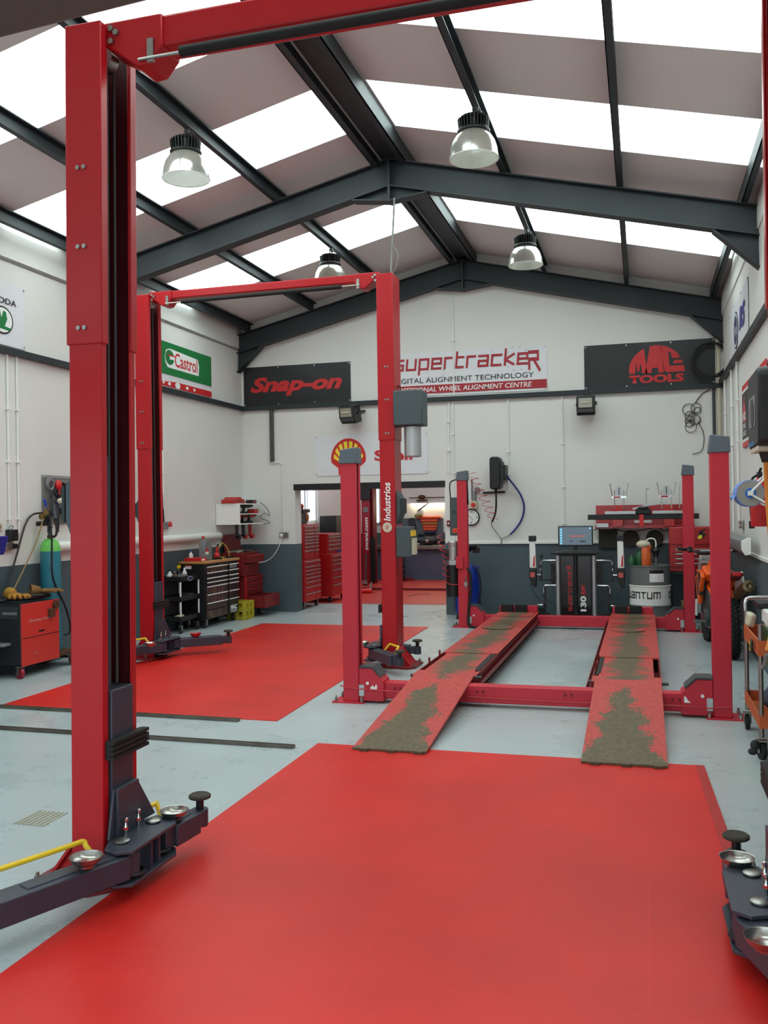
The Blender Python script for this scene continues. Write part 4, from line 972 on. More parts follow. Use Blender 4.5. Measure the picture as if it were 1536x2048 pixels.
# clock
t = T('wall_clock', 'round white wall clock with a black rim, partly behind the red post', 'clock', (-2.545, YB, 1.51))
G().lathe([(.001, 0), (.128, 0), (.130, .03), (.118, .036), (.113, .030), (.112, .004), (.001, .004)], (0, 0, 0), 40, (0, -1, 0)).obj('case', BLACK, t)
G().lathe([(.001, .0), (.113, 0), (.113, .022), (.001, .0225)], (0, 0, 0), 40, (0, -1, 0)).obj('dial', WHITEPL, t)
MC = basis((0, -.0235, 0), (1, 0, 0), (0, 0, 1))
for s_, x, z, w_ in (('12', 0, .083, .042), ('3', .085, 0, .02), ('6', 0, -.083, .022), ('9', -.085, 0, .02)): text('numeral', s_, w_, .034, MC @ Matrix.Translation((x - w_ / 2, z - .017, 0)), PR_BLACK, t, bold=.01, depth=.001)
G().bar((0, -.027, 0), (.022, -.027, -.052), .006, .003, (0, 1, 0)).obj('hour_hand', BLACK, t)
G().bar((0, -.028, 0), (-.06, -.028, .035), .004, .003, (0, 1, 0)).obj('minute_hand', BLACK, t)
# junction with emergency stop and supply drop beside the post
t = T('emergency_stop', 'cream switch box with a red button on conduits above the clock', 'switch', (-2.50, YB, 1.70))
G().box(-.065, .055, -.06, 0, -.06, .06).obj('box', CREAM, t, bev=.006)
G().cyl((-.005, -.06, 0), (-.005, -.078, 0), .034, n=20).obj('button', PR_RED, t)
G().cyl((-.03, -.02, .06), (-.03, -.02, .40), .012, n=8).cyl((.02, -.02, .06), (.02, -.02, .22), .020, n=10).cyl((.055, -.01, .235), (.055, -.05, .235), .042, n=16).obj('conduit', GREY, t)
# red double socket on the reveal by the oil reservoir
t = T('wall_switch', 'small dark red isolator switch at the right edge of the opening', 'switch', (-2.90, YB, 1.42))
G().box(-.03, .03, -.04, 0, -.045, .045).obj('body', REDDARK, t, bev=.004); G().box(-.012, .012, -.05, -.04, -.012, .012).obj('toggle', WHITEPL, t)
# black hose reel with blue hose
t = T('hose_reel', 'black closed hose reel on the back wall with blue hose looping to the trunking', 'hose reel', (-2.10, YB, 2.17))
G().prism([(-.09, -.23), (-.06, -.245), (.04, -.245), (.07, -.2), (.07, .2), (.04, .24), (-.06, .24), (-.09, .22)], 'y', -.42, -.12).obj('case', BLACK, t, bev=.02)
G().box(.05, .10, -.34, -.18, -.16, .17).obj('side_panel', DGREY, t, bev=.01)
G().box(.02, .13, -.30, -.0, -.10, .12).obj('wall_bracket', BLACK, t, bev=.006)
G().cyl((-.02, -.27, -.245), (-.02, -.27, -.30), .028, .014, n=14).obj('outlet', BLACK, t)
G().tube([(-.02, -.27, -.30), (-.02, -.26, -.45), (-.05, -.16, -.60), (-.11, -.1, -.73)], .014, 8).obj('outlet_hose', BLACK, t)
G().tube([(.11, -.2, .0), (.16, -.12, -.09), (.24, -.08, -.20), (.33, -.05, -.35), (.37, -.04, -.52), (.33, -.04, -.70), (.24, -.04, -.84), (.15, -.04, -.93)], .014, 8).obj('blue_hose', BLUEHOSE, t)
G().tube([(.15, -.04, -.93), (.07, -.04, -.97), (.02, -.04, -1.0), (.015, -.04, -1.10)], .009, 8).tube([(.02, -.04, -1.0), (-.05, -.05, -.90), (-.12, -.07, -.80), (-.12, -.1, -.72)], .007, 8).obj('connector', STEEL, t)
pts = []
for i in range(100):
    a = i * 2 * PI / 12.5; q = i / 99
    pts.append((-.40 + .32 * q + .075 * math.cos(a), -.24 + .08 * q + .03 * math.sin(a), .02 - .70 * q + .012 * math.sin(a)))
o = G().tube(pts, .004, 6, smooth=False).obj('coiled_airline', REDCABLE); o.location = (-2.10, YB, 2.17)
tag(o, 'thin red coiled airline stretched from the far left post to the hose reel', 'air hose')
# cable coil and tangle in the right back corner
g = G()
for i in range(5): g.torus((1.0 - .015 * i, YB - .12 - .012 * i, 3.70 + .012 * (i % 3)), .24 + .008 * (i % 2), .011, (.1, -1, .1), 40, 6)
tag(g.obj('cable_coil', BLACK), 'big black cable coil hanging over the right end of the MAC banner', 'cable coil')
g = G()
for i in range(9):
    random.seed(i); g.torus((.72 + random.uniform(-.08, .06), YB - .02, 3.02 - .055 * i * .55 + random.uniform(-.05, .05)), random.uniform(.05, .095), .0055, (random.uniform(-.3, .3), -1, random.uniform(-.4, .4)), 24, 5)
g.tube([(.95, YB - .01, 3.30), (.84, YB - .02, 3.24), (.75, YB - .02, 3.12)], .007, 6)
g.tube([(.78, YB - .02, 2.85), (.85, YB - .02, 2.70), (.86, YB - .02, 2.55), (.82, YB - .02, 2.42), (.70, YB - .02, 2.38)], .006, 6)
tag(g.obj('cable_tangle', mat('grey_cable', (74, 70, 66), .6)), 'tangled grey cable hanging below the rail near the right back corner', 'cable')
# ---------------------------------------------------------------- wheel alignment corner, right back
YC = 13.35
t = T('alignment_console', 'black wheel alignment console marked supertracker 130 RW with silver side columns', 'alignment machine', (-.92, YC, 0))
G().box(-.25, .25, -.22, .20, .06, .98).obj('cabinet', BLACK, t, bev=.01)
G().box(-.215, .205, -.235, -.215, .08, .955).obj('front_panel', mat('gloss_black_panel', (24, 18, 22), .18, 0, .1), t, bev=.006)
G().cyl((-.005, -.235, .09), (-.005, -.235, .96), .030, n=14).obj('centre_rib', BLACK, t)
for x in (-.255, .245): G().cyl((x, -.20, .09), (x, -.20, .955), .034, n=18).obj('side_column', ALU, t)
G().prism([(-.35, -.28), (.33, -.28), (.27, .18), (-.29, .18)], 'z', .975, 1.005).obj('worktop', BLACK, t, bev=.01)
G().box(-.20, .19, -.24, -.05, 1.005, 1.022).obj('keyboard', DGREY, t, bev=.004)
G().box(-.23, .23, -.20, .18, .0, .06).obj('plinth', BLACK, t)
Ms = basis((-.045, -.237, .17), (0, 0, 1), (-1, 0, 0))
strokes('lettering', 'supertracke', .56, .085, Ms @ Matrix.Translation((0, 0, 0)), PR_RED, t, pen=.9, slant=.10, depth=.002)
strokes('lettering', 'R', .065, .075, Ms @ Matrix.Translation((.585, 0.01, 0)), PR_RED, t, pen=.9, depth=.002)
Ms = basis((.135, -.237, .17), (0, 0, 1), (-1, 0, 0))
text('lettering', '130', .215, .08, Ms, PR_WHITE, t, bold=.04, depth=.002)
text('lettering', 'RW', .14, .065, Ms @ Matrix.Translation((.235, .006, 0)), PR_RED, t, bold=.04, shear=.2, depth=.002)
for s in (-1, 1):
    G().tube([(s * .28, -.18, .885), (s * .47, -.2, .885), (s * .49, -.2, .865), (s * .50, -.2, .74)], .010, 8, smooth=False).obj('clamp_rod', CHROME, t)
    G().tube([(s * .29, -.18, .53), (s * .44, -.2, .53), (s * .46, -.2, .50), (s * .46, -.2, .42)], .010, 8, smooth=False).obj('clamp_rod', CHROME, t)
    G().tube([(s * .44, -.2, .25), (s * .55, -.2, .25), (s * .565, -.2, .235), (s * .565, -.2, .05)], .010, 8, smooth=False).obj('clamp_rod', CHROME, t)
    g = G()
    for (x, z) in ((.48, .95), (.51, .80), (.50, .64), (.455, .38), (.45, .25), (.40, .12)): g.cyl((s * x, -.22, z), (s * x, -.16, z), .024, n=10)
    g.bar((s * .49, -.19, .94), (s * .49, -.19, .60), .02).bar((s * .27, -.19, .62), (s * .52, -.19, .60), .016).bar((s * .44, -.19, .50), (s * .44, -.19, .10), .02).bar((s * .27, -.19, .70), (s * .42, -.19, .88), .010).bar((s * .27, -.19, .2), (s * .44, -.19, .34), .010)
    g.box(s * .28, s * .36, -.16, -.10, .55, .84).box(s * .44, s * .55, -.12, -.04, .03, .20)
    g.obj('wheel_clamp_frame', BLACK, t)
    G().tube([(s * .27, -.2, .86), (s * .33, -.24, .75), (s * .28, -.25, .66), (s * .36, -.24, .60), (s * .52, -.22, .62)], .005, 6).tube([(s * .30, -.2, .4), (s * .46, -.24, .30), (s * .55, -.22, .36), (s * .64, -.2, .52), (s * .60, -.2, .62)], .005, 6).obj('sensor_cable', BLACK, t)
for s, lab in ((-1, 'white and red sensor arm on the left side of the black console'), (1, 'white and red sensor arm on the right side of the black console, by the drum')):
    x = -.92 + (-.605 if s < 0 else .615)
    q = T('sensor_arm', lab, 'alignment sensor', (x, YC - .22, .5), 0, 'wheel sensors hung on the console')
    G().prism([(-.045, .28), (.045, .28), (.035, .66), (-.045, .66)], 'y', -.02, .02).obj('blade', WHITEPL, q, bev=.006)
    G().box(-.055, .05, -.03, .03, .66, .74).obj('head', BLACK, q, bev=.008)
    decal('red_flash', [(0, .30), (.030, .30), (.030, .47), (.012, .43)], basis((0, -.0205, 0), (1, 0, 0), (0, 0, 1)), PR_RED, q)
    G().prism([(-.05, .27), (.05, .27), (.055, .16), (.045, .0), (.0, .02), (-.055, .14)], 'y', -.05, .04).obj('sensor_body', BLACK, q, bev=.01)
    G().box(-.035, .03, -.058, -.05, .15, .22).obj('label_plate', mat('red_white_label', (200, 90, 84), .5), q)
    G().cyl((-s * .05, 0, .18), (-s * .11, .0, .18), .010, n=8).obj('spindle', CHROME, q)
t = T('monitor', 'flat computer monitor showing a grey desktop, on top of the black console', 'monitor', (-.935, YC - .02, 1.005))
G().box(-.245, .245, -.02, .015, .075, .365).obj('case', BLACK, t, bev=.006)
G().box(-.228, .228, -.0225, -.018, .095, .35).obj('screen', SCREENM, t)
Msc = basis((-.228, -.0227, .095), (1, 0, 0), (0, 0, 1))
g = G()
for i in range(6): g.box(-.215, -.19, -.0238, -.0228, .105 + .039 * i, .132 + .039 * i)
g.box(.195, .218, -.0238, -.0228, .32, .342)
g.obj('icons', SCREENI, t)
text('screen_words', 'supertracker', .22, .03, Msc @ Matrix.Translation((.145, .11, 0)), SCREENR, t, bold=.03, depth=.001)
decal('screen_shape', ell(.33, .05, .05, .012), Msc, SCREEND, t, depth=.001); decal('screen_shape', ell(.17, .055, .02, .01), Msc, SCREEND, t, depth=.001)
g = G()
for i in range(7): g.bar((-.09 + .03 * i, -.0235, .30 - .012 * i), (-.07 + .03 * i, -.0235, .29 - .012 * i), .006, .001)
g.obj('screen_lines', SCREEND, t)
G().box(-.03, .03, -.01, .02, .0, .08).box(-.11, .11, -.07, .07, 0, .012).obj('stand', BLACK, t)
# oil drum
t = T('oil_drum', 'grey and white steel oil drum with a white paper label and black letters', 'drum', (.08, 13.15, 0))
R_ = .275
DG = mat('drum_grey', (108, 112, 112), .4, .1, .06, 6)
G().lathe([(R_ - .01, 0), (R_ + .006, .0), (R_ + .006, .012), (R_, .02), (R_, .265), (R_ + .01, .275), (R_, .285)], (0, 0, 0), 48).obj('body_lower', DG, t)
G().lathe([(R_, .285), (R_, .535), (R_ + .010, .545), (R_, .555)], (0, 0, 0), 48).obj('white_band', WHITE, t)
G().lathe([(R_, .555), (R_, .80), (R_ + .008, .81), (R_ + .008, .825), (R_ - .008, .826), (R_ - .012, .812), (.001, .812)], (0, 0, 0), 48).obj('body_upper', DG, t)
# lettering wrapped round the drum
def wrap(o, R):
    for v in o.data.vertices:
        a = v.co.x / R; rr = R + v.co.y * 0 + .0015
        v.co = Vector((rr * math.sin(a), -rr * math.cos(a), v.co.z))
cam_a = math.atan2(0 - .08, 13.15)
Mf = basis((0, 0, 0), (1, 0, 0), (0, 0, 1))
o = strokes('lettering', 'quanTum', .60, .135, Mf @ Matrix.Translation((-.46, .335, 0)), PR_BLACK, t, pen=1.0, depth=0); wrap(o, R_)
o = strokes('lettering', 'q', .10, .135, Mf @ Matrix.Translation((.30, .335, 0)), PR_BLACK, t, pen=1.0, depth=0); wrap(o, R_)
g = G(); n = 10
for i in range(n): g.add([(-.005 + .20 * j / n, 0, z) for j in (i, i + 1) for z in (.605, .72)], [(0, 2, 3, 1)]); g.add([(-.005 + .20 * j / n, 0, z) for j in (i, i + 1) for z in (.72, .765)], [(0, 2, 3, 1)], 1)
o = g.obj('paper_label', [PR_WHITE, PR_BLACK], t, flat=True); wrap(o, R_ + .001)
g = G()
for i in range(5): g.add([(.01 + q, 0, .615 + .02 * i + z) for q in (0, .15 - .02 * (i % 3)) for z in (0, .006)], [(0, 2, 3, 1)])
o = g.obj('print_lines', PR_BLACK, t, flat=True); wrap(o, R_ + .0025)
def onth(name, lab, cat, loc, group=None): return T(name, lab, cat, loc, 0, group)
t = onth('hand_pump', 'black barrel pump with a bent white spout on the oil drum', 'pump', (.165, 13.12, .812))
G().cyl((0, 0, 0), (0, 0, .17), .016, n=10).obj('stem', STEEL, t)
G().ball((0, 0, .21), .055, sc=(1.1, 1, .9)).bar((-.02, 0, .20), (.09, -.02, .21), .03).bar((-.06, -.02, .15), (-.12, -.03, .09), .025).cyl((0, 0, .12), (0, 0, .17), .035, n=12).obj('pump_head', BLACK, t)
G().tube([(0, 0, .24), (0, 0, .33), (-.03, -.005, .375), (-.09, -.01, .375), (-.125, -.01, .345)], .010, 8).obj('spout', WHITEPL, t)
t = onth('oil_funnel', 'orange plastic funnel jug standing on the drum', 'funnel', (.03, 13.10, .812))
G().lathe([(.07, 0), (.075, .02), (.078, .14), (.06, .21), (.05, .26), (.046, .255), (.055, .2), (.07, .14), (.06, .02), (.001, .02)], (0, 0, 0), 24).obj('body', mat('dirty_orange_plastic', (216, 96, 44), .5, 0, .15), t)
G().tube([(.04, 0, .20), (.055, 0, .25), (.065, 0, .28)], .02, 8).obj('spout', mat('dirty_orange_plastic_spout', (206, 84, 40), .5), t)
t = onth('waste_bag', 'crumpled green bottles and bag on the left of the drum top', 'bag', (-.10, 13.08, .812))
g = G().lathe([(.05, 0), (.055, .02), (.05, .09), (.02, .13), (.018, .16), (.001, .16)], (-.06, 0, 0), 16).lathe([(.05, 0), (.06, .03), (.055, .16), (.03, .20), (.001, .21)], (.05, .02, 0), 14); g.obj('bag', GREEN, t)
o = G().ball((0, 0, .055), .10, sc=(1, .6, .55)).obj('rag', CREAM); o.location = (.0, 13.14, 1.055); tag(o, 'pale cloth cap lying over the orange funnel', 'rag')
# red wall rack with the measuring bar
t = T('steel_rack', 'long red steel wall rack above the drum holding a black measuring bar', 'rack', (0, 13.6, 1.33))
G().box(-.67, .70, .24, .25, .0, .33).box(-.67, .70, -.02, .25, .0, .012).box(-.67, .70, -.03, -.02, -.005, .045).obj('tray', REDTOOL, t)
for x in (-.35, .36): G().prism([(.24, .33), (.24, .02), (-.10, .02), (-.10, .12), (.02, .12), (.14, .26)], 'x', x - .07, x + .07).obj('bracket', REDTOOL, t, bev=.003)
for x in (-.02,): G().box(x - .03, x + .03, -.115, -.10, .02, .19).obj('holder', PR_RED, t)
t2 = T('measuring_bar', 'long black measuring bar lying across the red wall rack', 'measuring bar', (0, 13.548, 1.452))
G().box(-.77, .76, -.035, .035, .0, .075).obj('beam', BLACK, t2, bev=.006)
G().box(-.53, -.10, -.045, .02, .075, .12).obj('slide', ALU, t2, bev=.004); G().box(.13, .56, -.045, .02, .075, .12).obj('slide', ALU, t2, bev=.004)
G().box(-.12, .12, -.055, -.036, -.05, -.01).obj('hook_plate', STEEL, t2)
G().box(-.10, .11, -.06, .03, .075, .15).lathe([(.09, 0), (.07, .03), (.001, .04)], (0, -.01, .15), 20).obj('centre_unit', BLACK, t2, bev=.01)
G().bar((-.14, -.03, .15), (.10, -.03, .21), .03, .025).bar((.04, -.03, .20), (.34, -.03, .235), .035, .028).obj('top_arm', ALU, t2)
for x, lab in ((-.325, 'left one of two chrome wheel clamps standing above the red rack'), (.325, 'right one of two chrome wheel clamps standing above the red rack')):
    q = T('wheel_clamp', lab, 'wheel clamp', (x, 13.50, 1.60), 0, 'chrome wheel clamps on the rack')
    G().cyl((-.065, 0, 0), (-.065, 0, .27), .007, n=8).obj('leg', CHROME, q); G().cyl((.065, 0, 0), (.065, 0, .27), .007, n=8).obj('leg', CHROME, q)
    G().box(-.10, .10, -.02, .02, .16, .19).obj('cross_piece', CHROME, q)
    G().box(-.08, .02, -.028, -.02, .163, .185).obj('red_tag', PR_MAROON, q)
    G().cyl((-.09, 0, .18), (-.125, 0, .36), .007, n=8).cyl((.09, 0, .18), (.125, 0, .36), .007, n=8).ball((-.125, 0, .365), .012).ball((.125, 0, .365), .012).obj('claws', CHROME, q)
    g = G().prism([(-.045, .19), (.045, .19)] + [(.045 * math.cos(a), .29 + .045 * math.sin(a)) for a in [PI * i / 10 for i in range(11)]], 'y', -.012, .012); g.obj('plate', ALU, q)
    G().box(-.006, .006, -.014, -.0125, .20, .31).obj('slot', BLACK, q)
o = G().tube([(.05, 13.52, 1.62), (.05, 13.52, 1.86), (.06, 13.52, 1.885), (.09, 13.52, 1.885)], .007, 8).obj('hook_rod', CHROME); tag(o, 'thin chrome rod with bent tip between the two wheel clamps', 'rod')
o = G().tube([(.50, 13.54, 1.60), (.50, 13.54, 1.85), (.51, 13.54, 1.96)], .007, 8).obj('hook_rod', CHROME); tag(o, 'thin chrome rod right of the right wheel clamp, beside the grey capped post', 'rod')
o = G().box(-.65, -.48, 13.5, 13.6, 1.345, 1.40).obj('metal_tray', ALU); tag(o, 'small silver tray on the left end of the red rack', 'tray')
PLT = mat('oily_turnplate', (58, 54, 44), .6, .5, .3, 9)
for x, lab in ((-.18, 'round dark turnplate hanging under the rack, nearer the square one'), (.16, 'round dark turnplate hanging under the rack, above the drum pump')):
    q = T('turnplate', lab, 'turnplate', (x, YB - .05, 1.17), 0, 'turnplates under the rack')
    G().cyl((0, -.02, 0), (0, .02, 0), .122, n=40).obj('plate', PLT, q, bev=.003); G().cyl((0, -.022, .135), (0, .02, .135), .006, n=6).bar((0, -.01, .12), (0, -.01, .145), .012, .006).obj('hanger', STEEL, q)
q = T('turnplate', 'square dark turnplate hanging under the red rack beside the monitor', 'turnplate', (-.50, YB - .05, 1.165), 0, 'turnplates under the rack')
G().box(-.135, .135, -.02, .02, -.14, .14).obj('plate', PLT, q, bev=.004); G().bar((0, -.01, .14), (0, -.01, .165), .012, .006).obj('hanger', STEEL, q)
g = G().tube([(-.70, 13.78, 1.30), (-.5, 13.7, 1.345), (-.35, 13.66, 1.30), (-.2, 13.66, 1.27), (.0, 13.66, 1.30), (.2, 13.66, 1.325), (.28, 13.66, 1.28), (.36, 13.66, 1.30), (.44, 13.66, 1.335)], .007, 6)
tag(g.obj('loose_cable', BLACK), 'black cable sagging below the red wall rack', 'cable')
# red tool chest on a stand behind the far right post
t = T('tool_chest', 'red tool chest on a dark stand between the two right hand lift posts', 'tool chest', (.72, 13.55, 0))
G().box(-.37, .30, -.18, .22, .72, 1.34).obj('cabinet', REDTOOL, t, bev=.008)
G().box(-.36, .29, -.20, -.18, 1.10, 1.33).obj('lid', REDTOOL, t, bev=.005)
for i in range(4):
    d = G().box(-.33, .26, -.20, -.18, .785 + .065 * i, .84 + .065 * i).obj('drawer', REDTOOL, t, bev=.003)
    G().box(-.29, .22, -.215, -.20, .825 + .065 * i, .84 + .065 * i).obj('handle', ALU, d, bev=.003)
Md = basis((0, -.201, 1.12), (1, 0, 0), (0, 0, 1))
for s in (-1, 1):
    decal('black_flash', [(s * x - .03, y) for x, y in ((.02, .05), (.06, .16), (.15, .20), (.10, .13), (.16, .12), (.09, .05))], Md, PR_BLACK, t)
    decal('yellow_flash', [(s * x - .03, y) for x, y in ((.03, .07), (.06, .11), (.10, .10), (.09, .06), (.05, .05))], Md, PR_YELLOW, t, depth=.003)
g = G()
for x in (-.34, .27):
    for y in (-.15, .19): g.box(x - .02, x + .02, y - .02, y + .02, 0, .70)
g.box(-.37, .30, -.18, .22, .68, .72).box(-.35, .28, -.16, .2, .18, .20); g.obj('stand', BLACK, t)
o = G().box(.50, .86, 13.42, 13.66, .38, .47).box(.50, .86, 13.42, 13.44, .47, .49).obj('wooden_box', WOODOLD); o.location = (0, 0, -.0)
tag(o, 'old wooden box on the stand behind the motorcycle', 'box')
o.location.z = -.178
# blue oil drainer behind the power pack
t = T('oil_drainer', 'blue waste oil drainer on small casters behind the far left post', 'oil drainer', (-2.55, 13.45, 0))
G().lathe([(.001, .08), (.17, .08), (.19, .11), (.19, .74), (.17, .79), (.06, .82), (.001, .82)], (0, 0, 0), 32).obj('tank', BLUE, t)
G().cyl((0, 0, .82), (0, 0, 1.0), .02, n=10).lathe([(.02, 0), (.12, .06), (.13, .09), (.12, .085), (.001, .01)], (.04, -.02, 1.0), 20).box(.10, .20, -.04, .02, .98, 1.06).obj('funnel_bowl', BLACK, t)
G().tube([(.10, -.1, .80), (.20, -.14, .72), (.235, -.16, .5), (.22, -.17, .3)], .014, 8).cyl((.22, -.17, .30), (.22, -.17, .22), .018, n=8).obj('drain_hose', BLACK, t)
for a in (.6, 2.3, 3.9, 5.5):
    c, s = math.cos(a) * .17, math.sin(a) * .17
    G().cyl((c - .012, s, .04), (c + .012, s, .04), .04, n=14).cyl((c, s, .05), (c, s, .09), .012, n=8).obj('caster', BLACK, t)
G().cyl((-.17, -.12, .12), (-.17, -.12, .7), .012, n=8).obj('sight_tube', DGREY, t)
def caster(parent, x, y, r, m=BLACK, w=.022, yaw=0.0, fork=STEEL):
    c, s = math.cos(yaw), math.sin(yaw)
    q = G().cyl((x - c * w / 2, y - s * w / 2, r), (x + c * w / 2, y + s * w / 2, r), r, n=20).obj('caster', m, parent, bev=.003)
    g = G()
    for k in (-1, 1): g.bar((x + k * c * w * .8, y + k * s * w * .8, r * .8), (x + k * c * w * .8, y + k * s * w * .8, r * 2.15), .004, r * .8, up=(-s, c, 0))
    g.box(x - w, x + w, y - w, y + w, r * 2.1, r * 2.25); g.obj('fork', fork, q)
    return q
# ---------------------------------------------------------------- off-road motorcycle, leaning against the right wall
TYRE = mat('knobbly_tyre', (26, 25, 24), .85, 0, .2, 30)
KTM = mat('orange_fairing', (240, 92, 20), .35, 0, .06)
mo = T('motorcycle', 'orange and black off road motorcycle parked behind the red post at the right wall', 'motorcycle', (.885, 10.35, 0), math.radians(6))
tilt = Matrix.Rotation(math.radians(3), 4, 'Y')
def wheel(y, R, w, x=0.0):
    g = G().torus((x, y, R + .0), R - .045, .045, (1, 0, 0), 44, 10)
    for i in range(36):
        a = 2 * PI * i / 36; c, s = math.cos(a), math.sin(a)
        for k in (-1, 0, 1):
            aa = a + (.087 if k else 0); c, s = math.cos(aa), math.sin(aa)
            g.bar((x + k * w * .33, y + c * (R - .012), R + s * (R - .012)), (x + k * w * .33, y + c * (R + .010), R + s * (R + .010)), .030, .026, up=(1, 0, 0))
    t_ = g.obj('tyre', TYRE, mo)
    h = G().lathe([(.04, -.05), (.05, -.03), (.05, .03), (.04, .05)], (x, y, R), 20, (1, 0, 0))
    for i in range(18):
        a = 2 * PI * i / 18; h.cyl((x + (.03 if i % 2 else -.03), y + .05 * math.cos(a), R + .05 * math.sin(a)), (x, y + (R - .08) * math.cos(a + .3), R + (R - .08) * math.sin(a + .3)), .0025, n=5)
    h.obj('hub_and_spokes', STEEL, t_)
    G().torus((x, y, R), R - .082, .012, (1, 0, 0), 44, 8).obj('rim', BLACK, t_)
    return t_
wheel(0.0, .315, .11); wheel(1.34, .345, .08, .0)
g = G()
for s in (-1, 1): g.cyl((s * .10, 1.34, .345), (s * .105, 1.14, .98), .028, n=12).cyl((s * .105, 1.23, .70), (s * .105, 1.13, 1.0), .034, n=12)
g.cyl((-.13, 1.34, .345), (.13, 1.34, .345), .014, n=10).box(-.13, .13, 1.10, 1.19, .95, .98).box(-.12, .12, 1.15, 1.24, .80, .83)
g.obj('fork', ALU, mo)
G().prism([(1.32, .30), (1.38, .30), (1.34, .50), (1.28, .50)], 'x', -.15, -.125).obj('fork_guard', WHITEPL, mo, bev=.006)
G().cyl((-.07, 1.34, .345), (-.075, 1.34, .345), .12, n=28).obj('brake_disc', STEEL, mo)
G().prism([(1.05, .78), (1.25, .75), (1.62, .72), (1.66, .70), (1.3, .80), (1.1, .86)], 'x', -.09, .09).obj('front_mudguard', KTM, mo, bev=.012)
hb = G().tube([(-.40, .96, 1.13), (-.22, 1.02, 1.10), (-.12, 1.12, 1.06), (.12, 1.12, 1.06), (.22, 1.02, 1.10), (.40, .96, 1.13)], .013, 10).obj('handlebar', STEEL, mo)
for s in (-1, 1):
    G().tube([(s * .40, .96, 1.13), (s * .29, .995, 1.115)], .019, 10, smooth=False).obj('grip', BLACK, hb)
    G().box(s * .25 - .025, s * .25 + .025, .99, 1.05, 1.08, 1.15).obj('switch_unit', BLACK, hb, bev=.006)
    G().tube([(s * .24, 1.05, 1.11), (s * .32, 1.05, 1.10), (s * .41, 1.02, 1.10)], .008, 6).obj('lever', STEEL, hb)
G().cyl((-.15, 1.10, 1.07), (.15, 1.10, 1.07), .025, n=14).obj('bar_pad', BLACK, hb)
G().prism([(1.20, .88), (1.26, .88), (1.24, 1.08), (1.16, 1.10)], 'x', -.11, .11).obj('number_plate', WHITEPL, mo, bev=.008)
fr = G().cyl((0, 1.10, 1.0), (0, 1.03, .55), .022, n=10)
for s in (-1, 1): fr.tube([(s * .02, 1.10, .95), (s * .10, .75, .72), (s * .11, .42, .62), (s * .10, .40, .34)], .018, 8).tube([(s * .03, 1.03, .55), (s * .10, .92, .28), (s * .11, .5, .26)], .016, 8).tube([(s * .09, .45, .70), (s * .06, -.02, .86)], .012, 8)
fr.obj('frame', KTM, mo)
G().prism([(.45, .26), (.90, .26), (.96, .44), (.82, .66), (.55, .66), (.42, .48)], 'x', -.13, .13).cyl((-.17, .62, .36), (.17, .62, .36), .10, n=24).obj('engine', DGREY, mo, bev=.012)
for s in (-1, 1):
    sh = G().prism([(.60, .82), (.75, .88), (1.00, .88), (1.08, .78), (1.0, .66), (.92, .48), (.80, .50), (.72, .68)], 'x', s * .17 - .02, s * .17 + .02).obj('radiator_shroud', KTM, mo, bev=.008)
    Ms = basis((s * .1915 + s * .0, 0, 0), (0, 1, 0), (0, 0, 1)) if s > 0 else basis((-.1915, 0, 0), (0, -1, 0), (0, 0, 1))
    for pl in ([(.80, .60), (.88, .60), (.98, .78), (.92, .80)], [(.70, .80), (.78, .72), (.86, .84), (.76, .88)], [(.90, .86), (1.0, .80), (1.06, .84), (.98, .88)]):
        decal('black_graphic', [((y if s > 0 else -y), z) for y, z in pl], Ms, PR_BLACK, sh, depth=.0015)
    # rear facing edge graphics
    G().box(s * .17 - .021, s * .17 + .021, .735, .765, .60, .72).obj('shroud_trim', BLACK, sh)
    G().prism([(-.05, .80), (.36, .66), (.40, .84), (.05, .92)], 'x', s * .13 - .012, s * .13 + .012).obj('side_panel', KTM if s < 0 else WHITEPL, mo, bev=.006)
    G().bar((s * .16, .55, .33), (s * .30, .55, .33), .03, .02).obj('footpeg', STEEL, mo)
G().prism([(.62, .86), (.95, .94), (.98, .84), (.70, .76)], 'x', -.14, .14).obj('fuel_tank', KTM, mo, bev=.03)
G().prism([(-.25, .93), (.55, .90), (.72, .93), (.60, .84), (-.2, .87)], 'x', -.085, .085).obj('seat', BLACK, mo, bev=.02)
G().prism([(-.34, .93), (-.05, .87), (.1, .84), (-.1, .83), (-.33, .90)], 'x', -.07, .07).obj('rear_mudguard', REDDARK, mo, bev=.01)
G().box(-.04, .04, -.37, -.33, .90, .94).obj('tail_light', PR_RED, mo, bev=.006)
for s in (-1, 1): G().bar((s * .09, .40, .34), (s * .11, .0, .315), .03, .06).obj('swingarm', ALU, mo, bev=.004)
G().tube([(.13, .8, .50), (.18, .7, .40), (.17, .45, .55), (.15, .25, .70)], .022, 10).obj('exhaust_pipe', RUST, mo)
G().cyl((.145, .30, .66), (.15, -.16, .78), .062, n=20).lathe([(.062, 0), (.062, .02), (.03, .03), (.028, .01), (.001, .0)], (.15, -.16, .78), 20, (.01, -1, .26)).obj('silencer', mat('bronze_silencer', (150, 132, 98), .4, .7), mo)
for ch in mo.children: pass

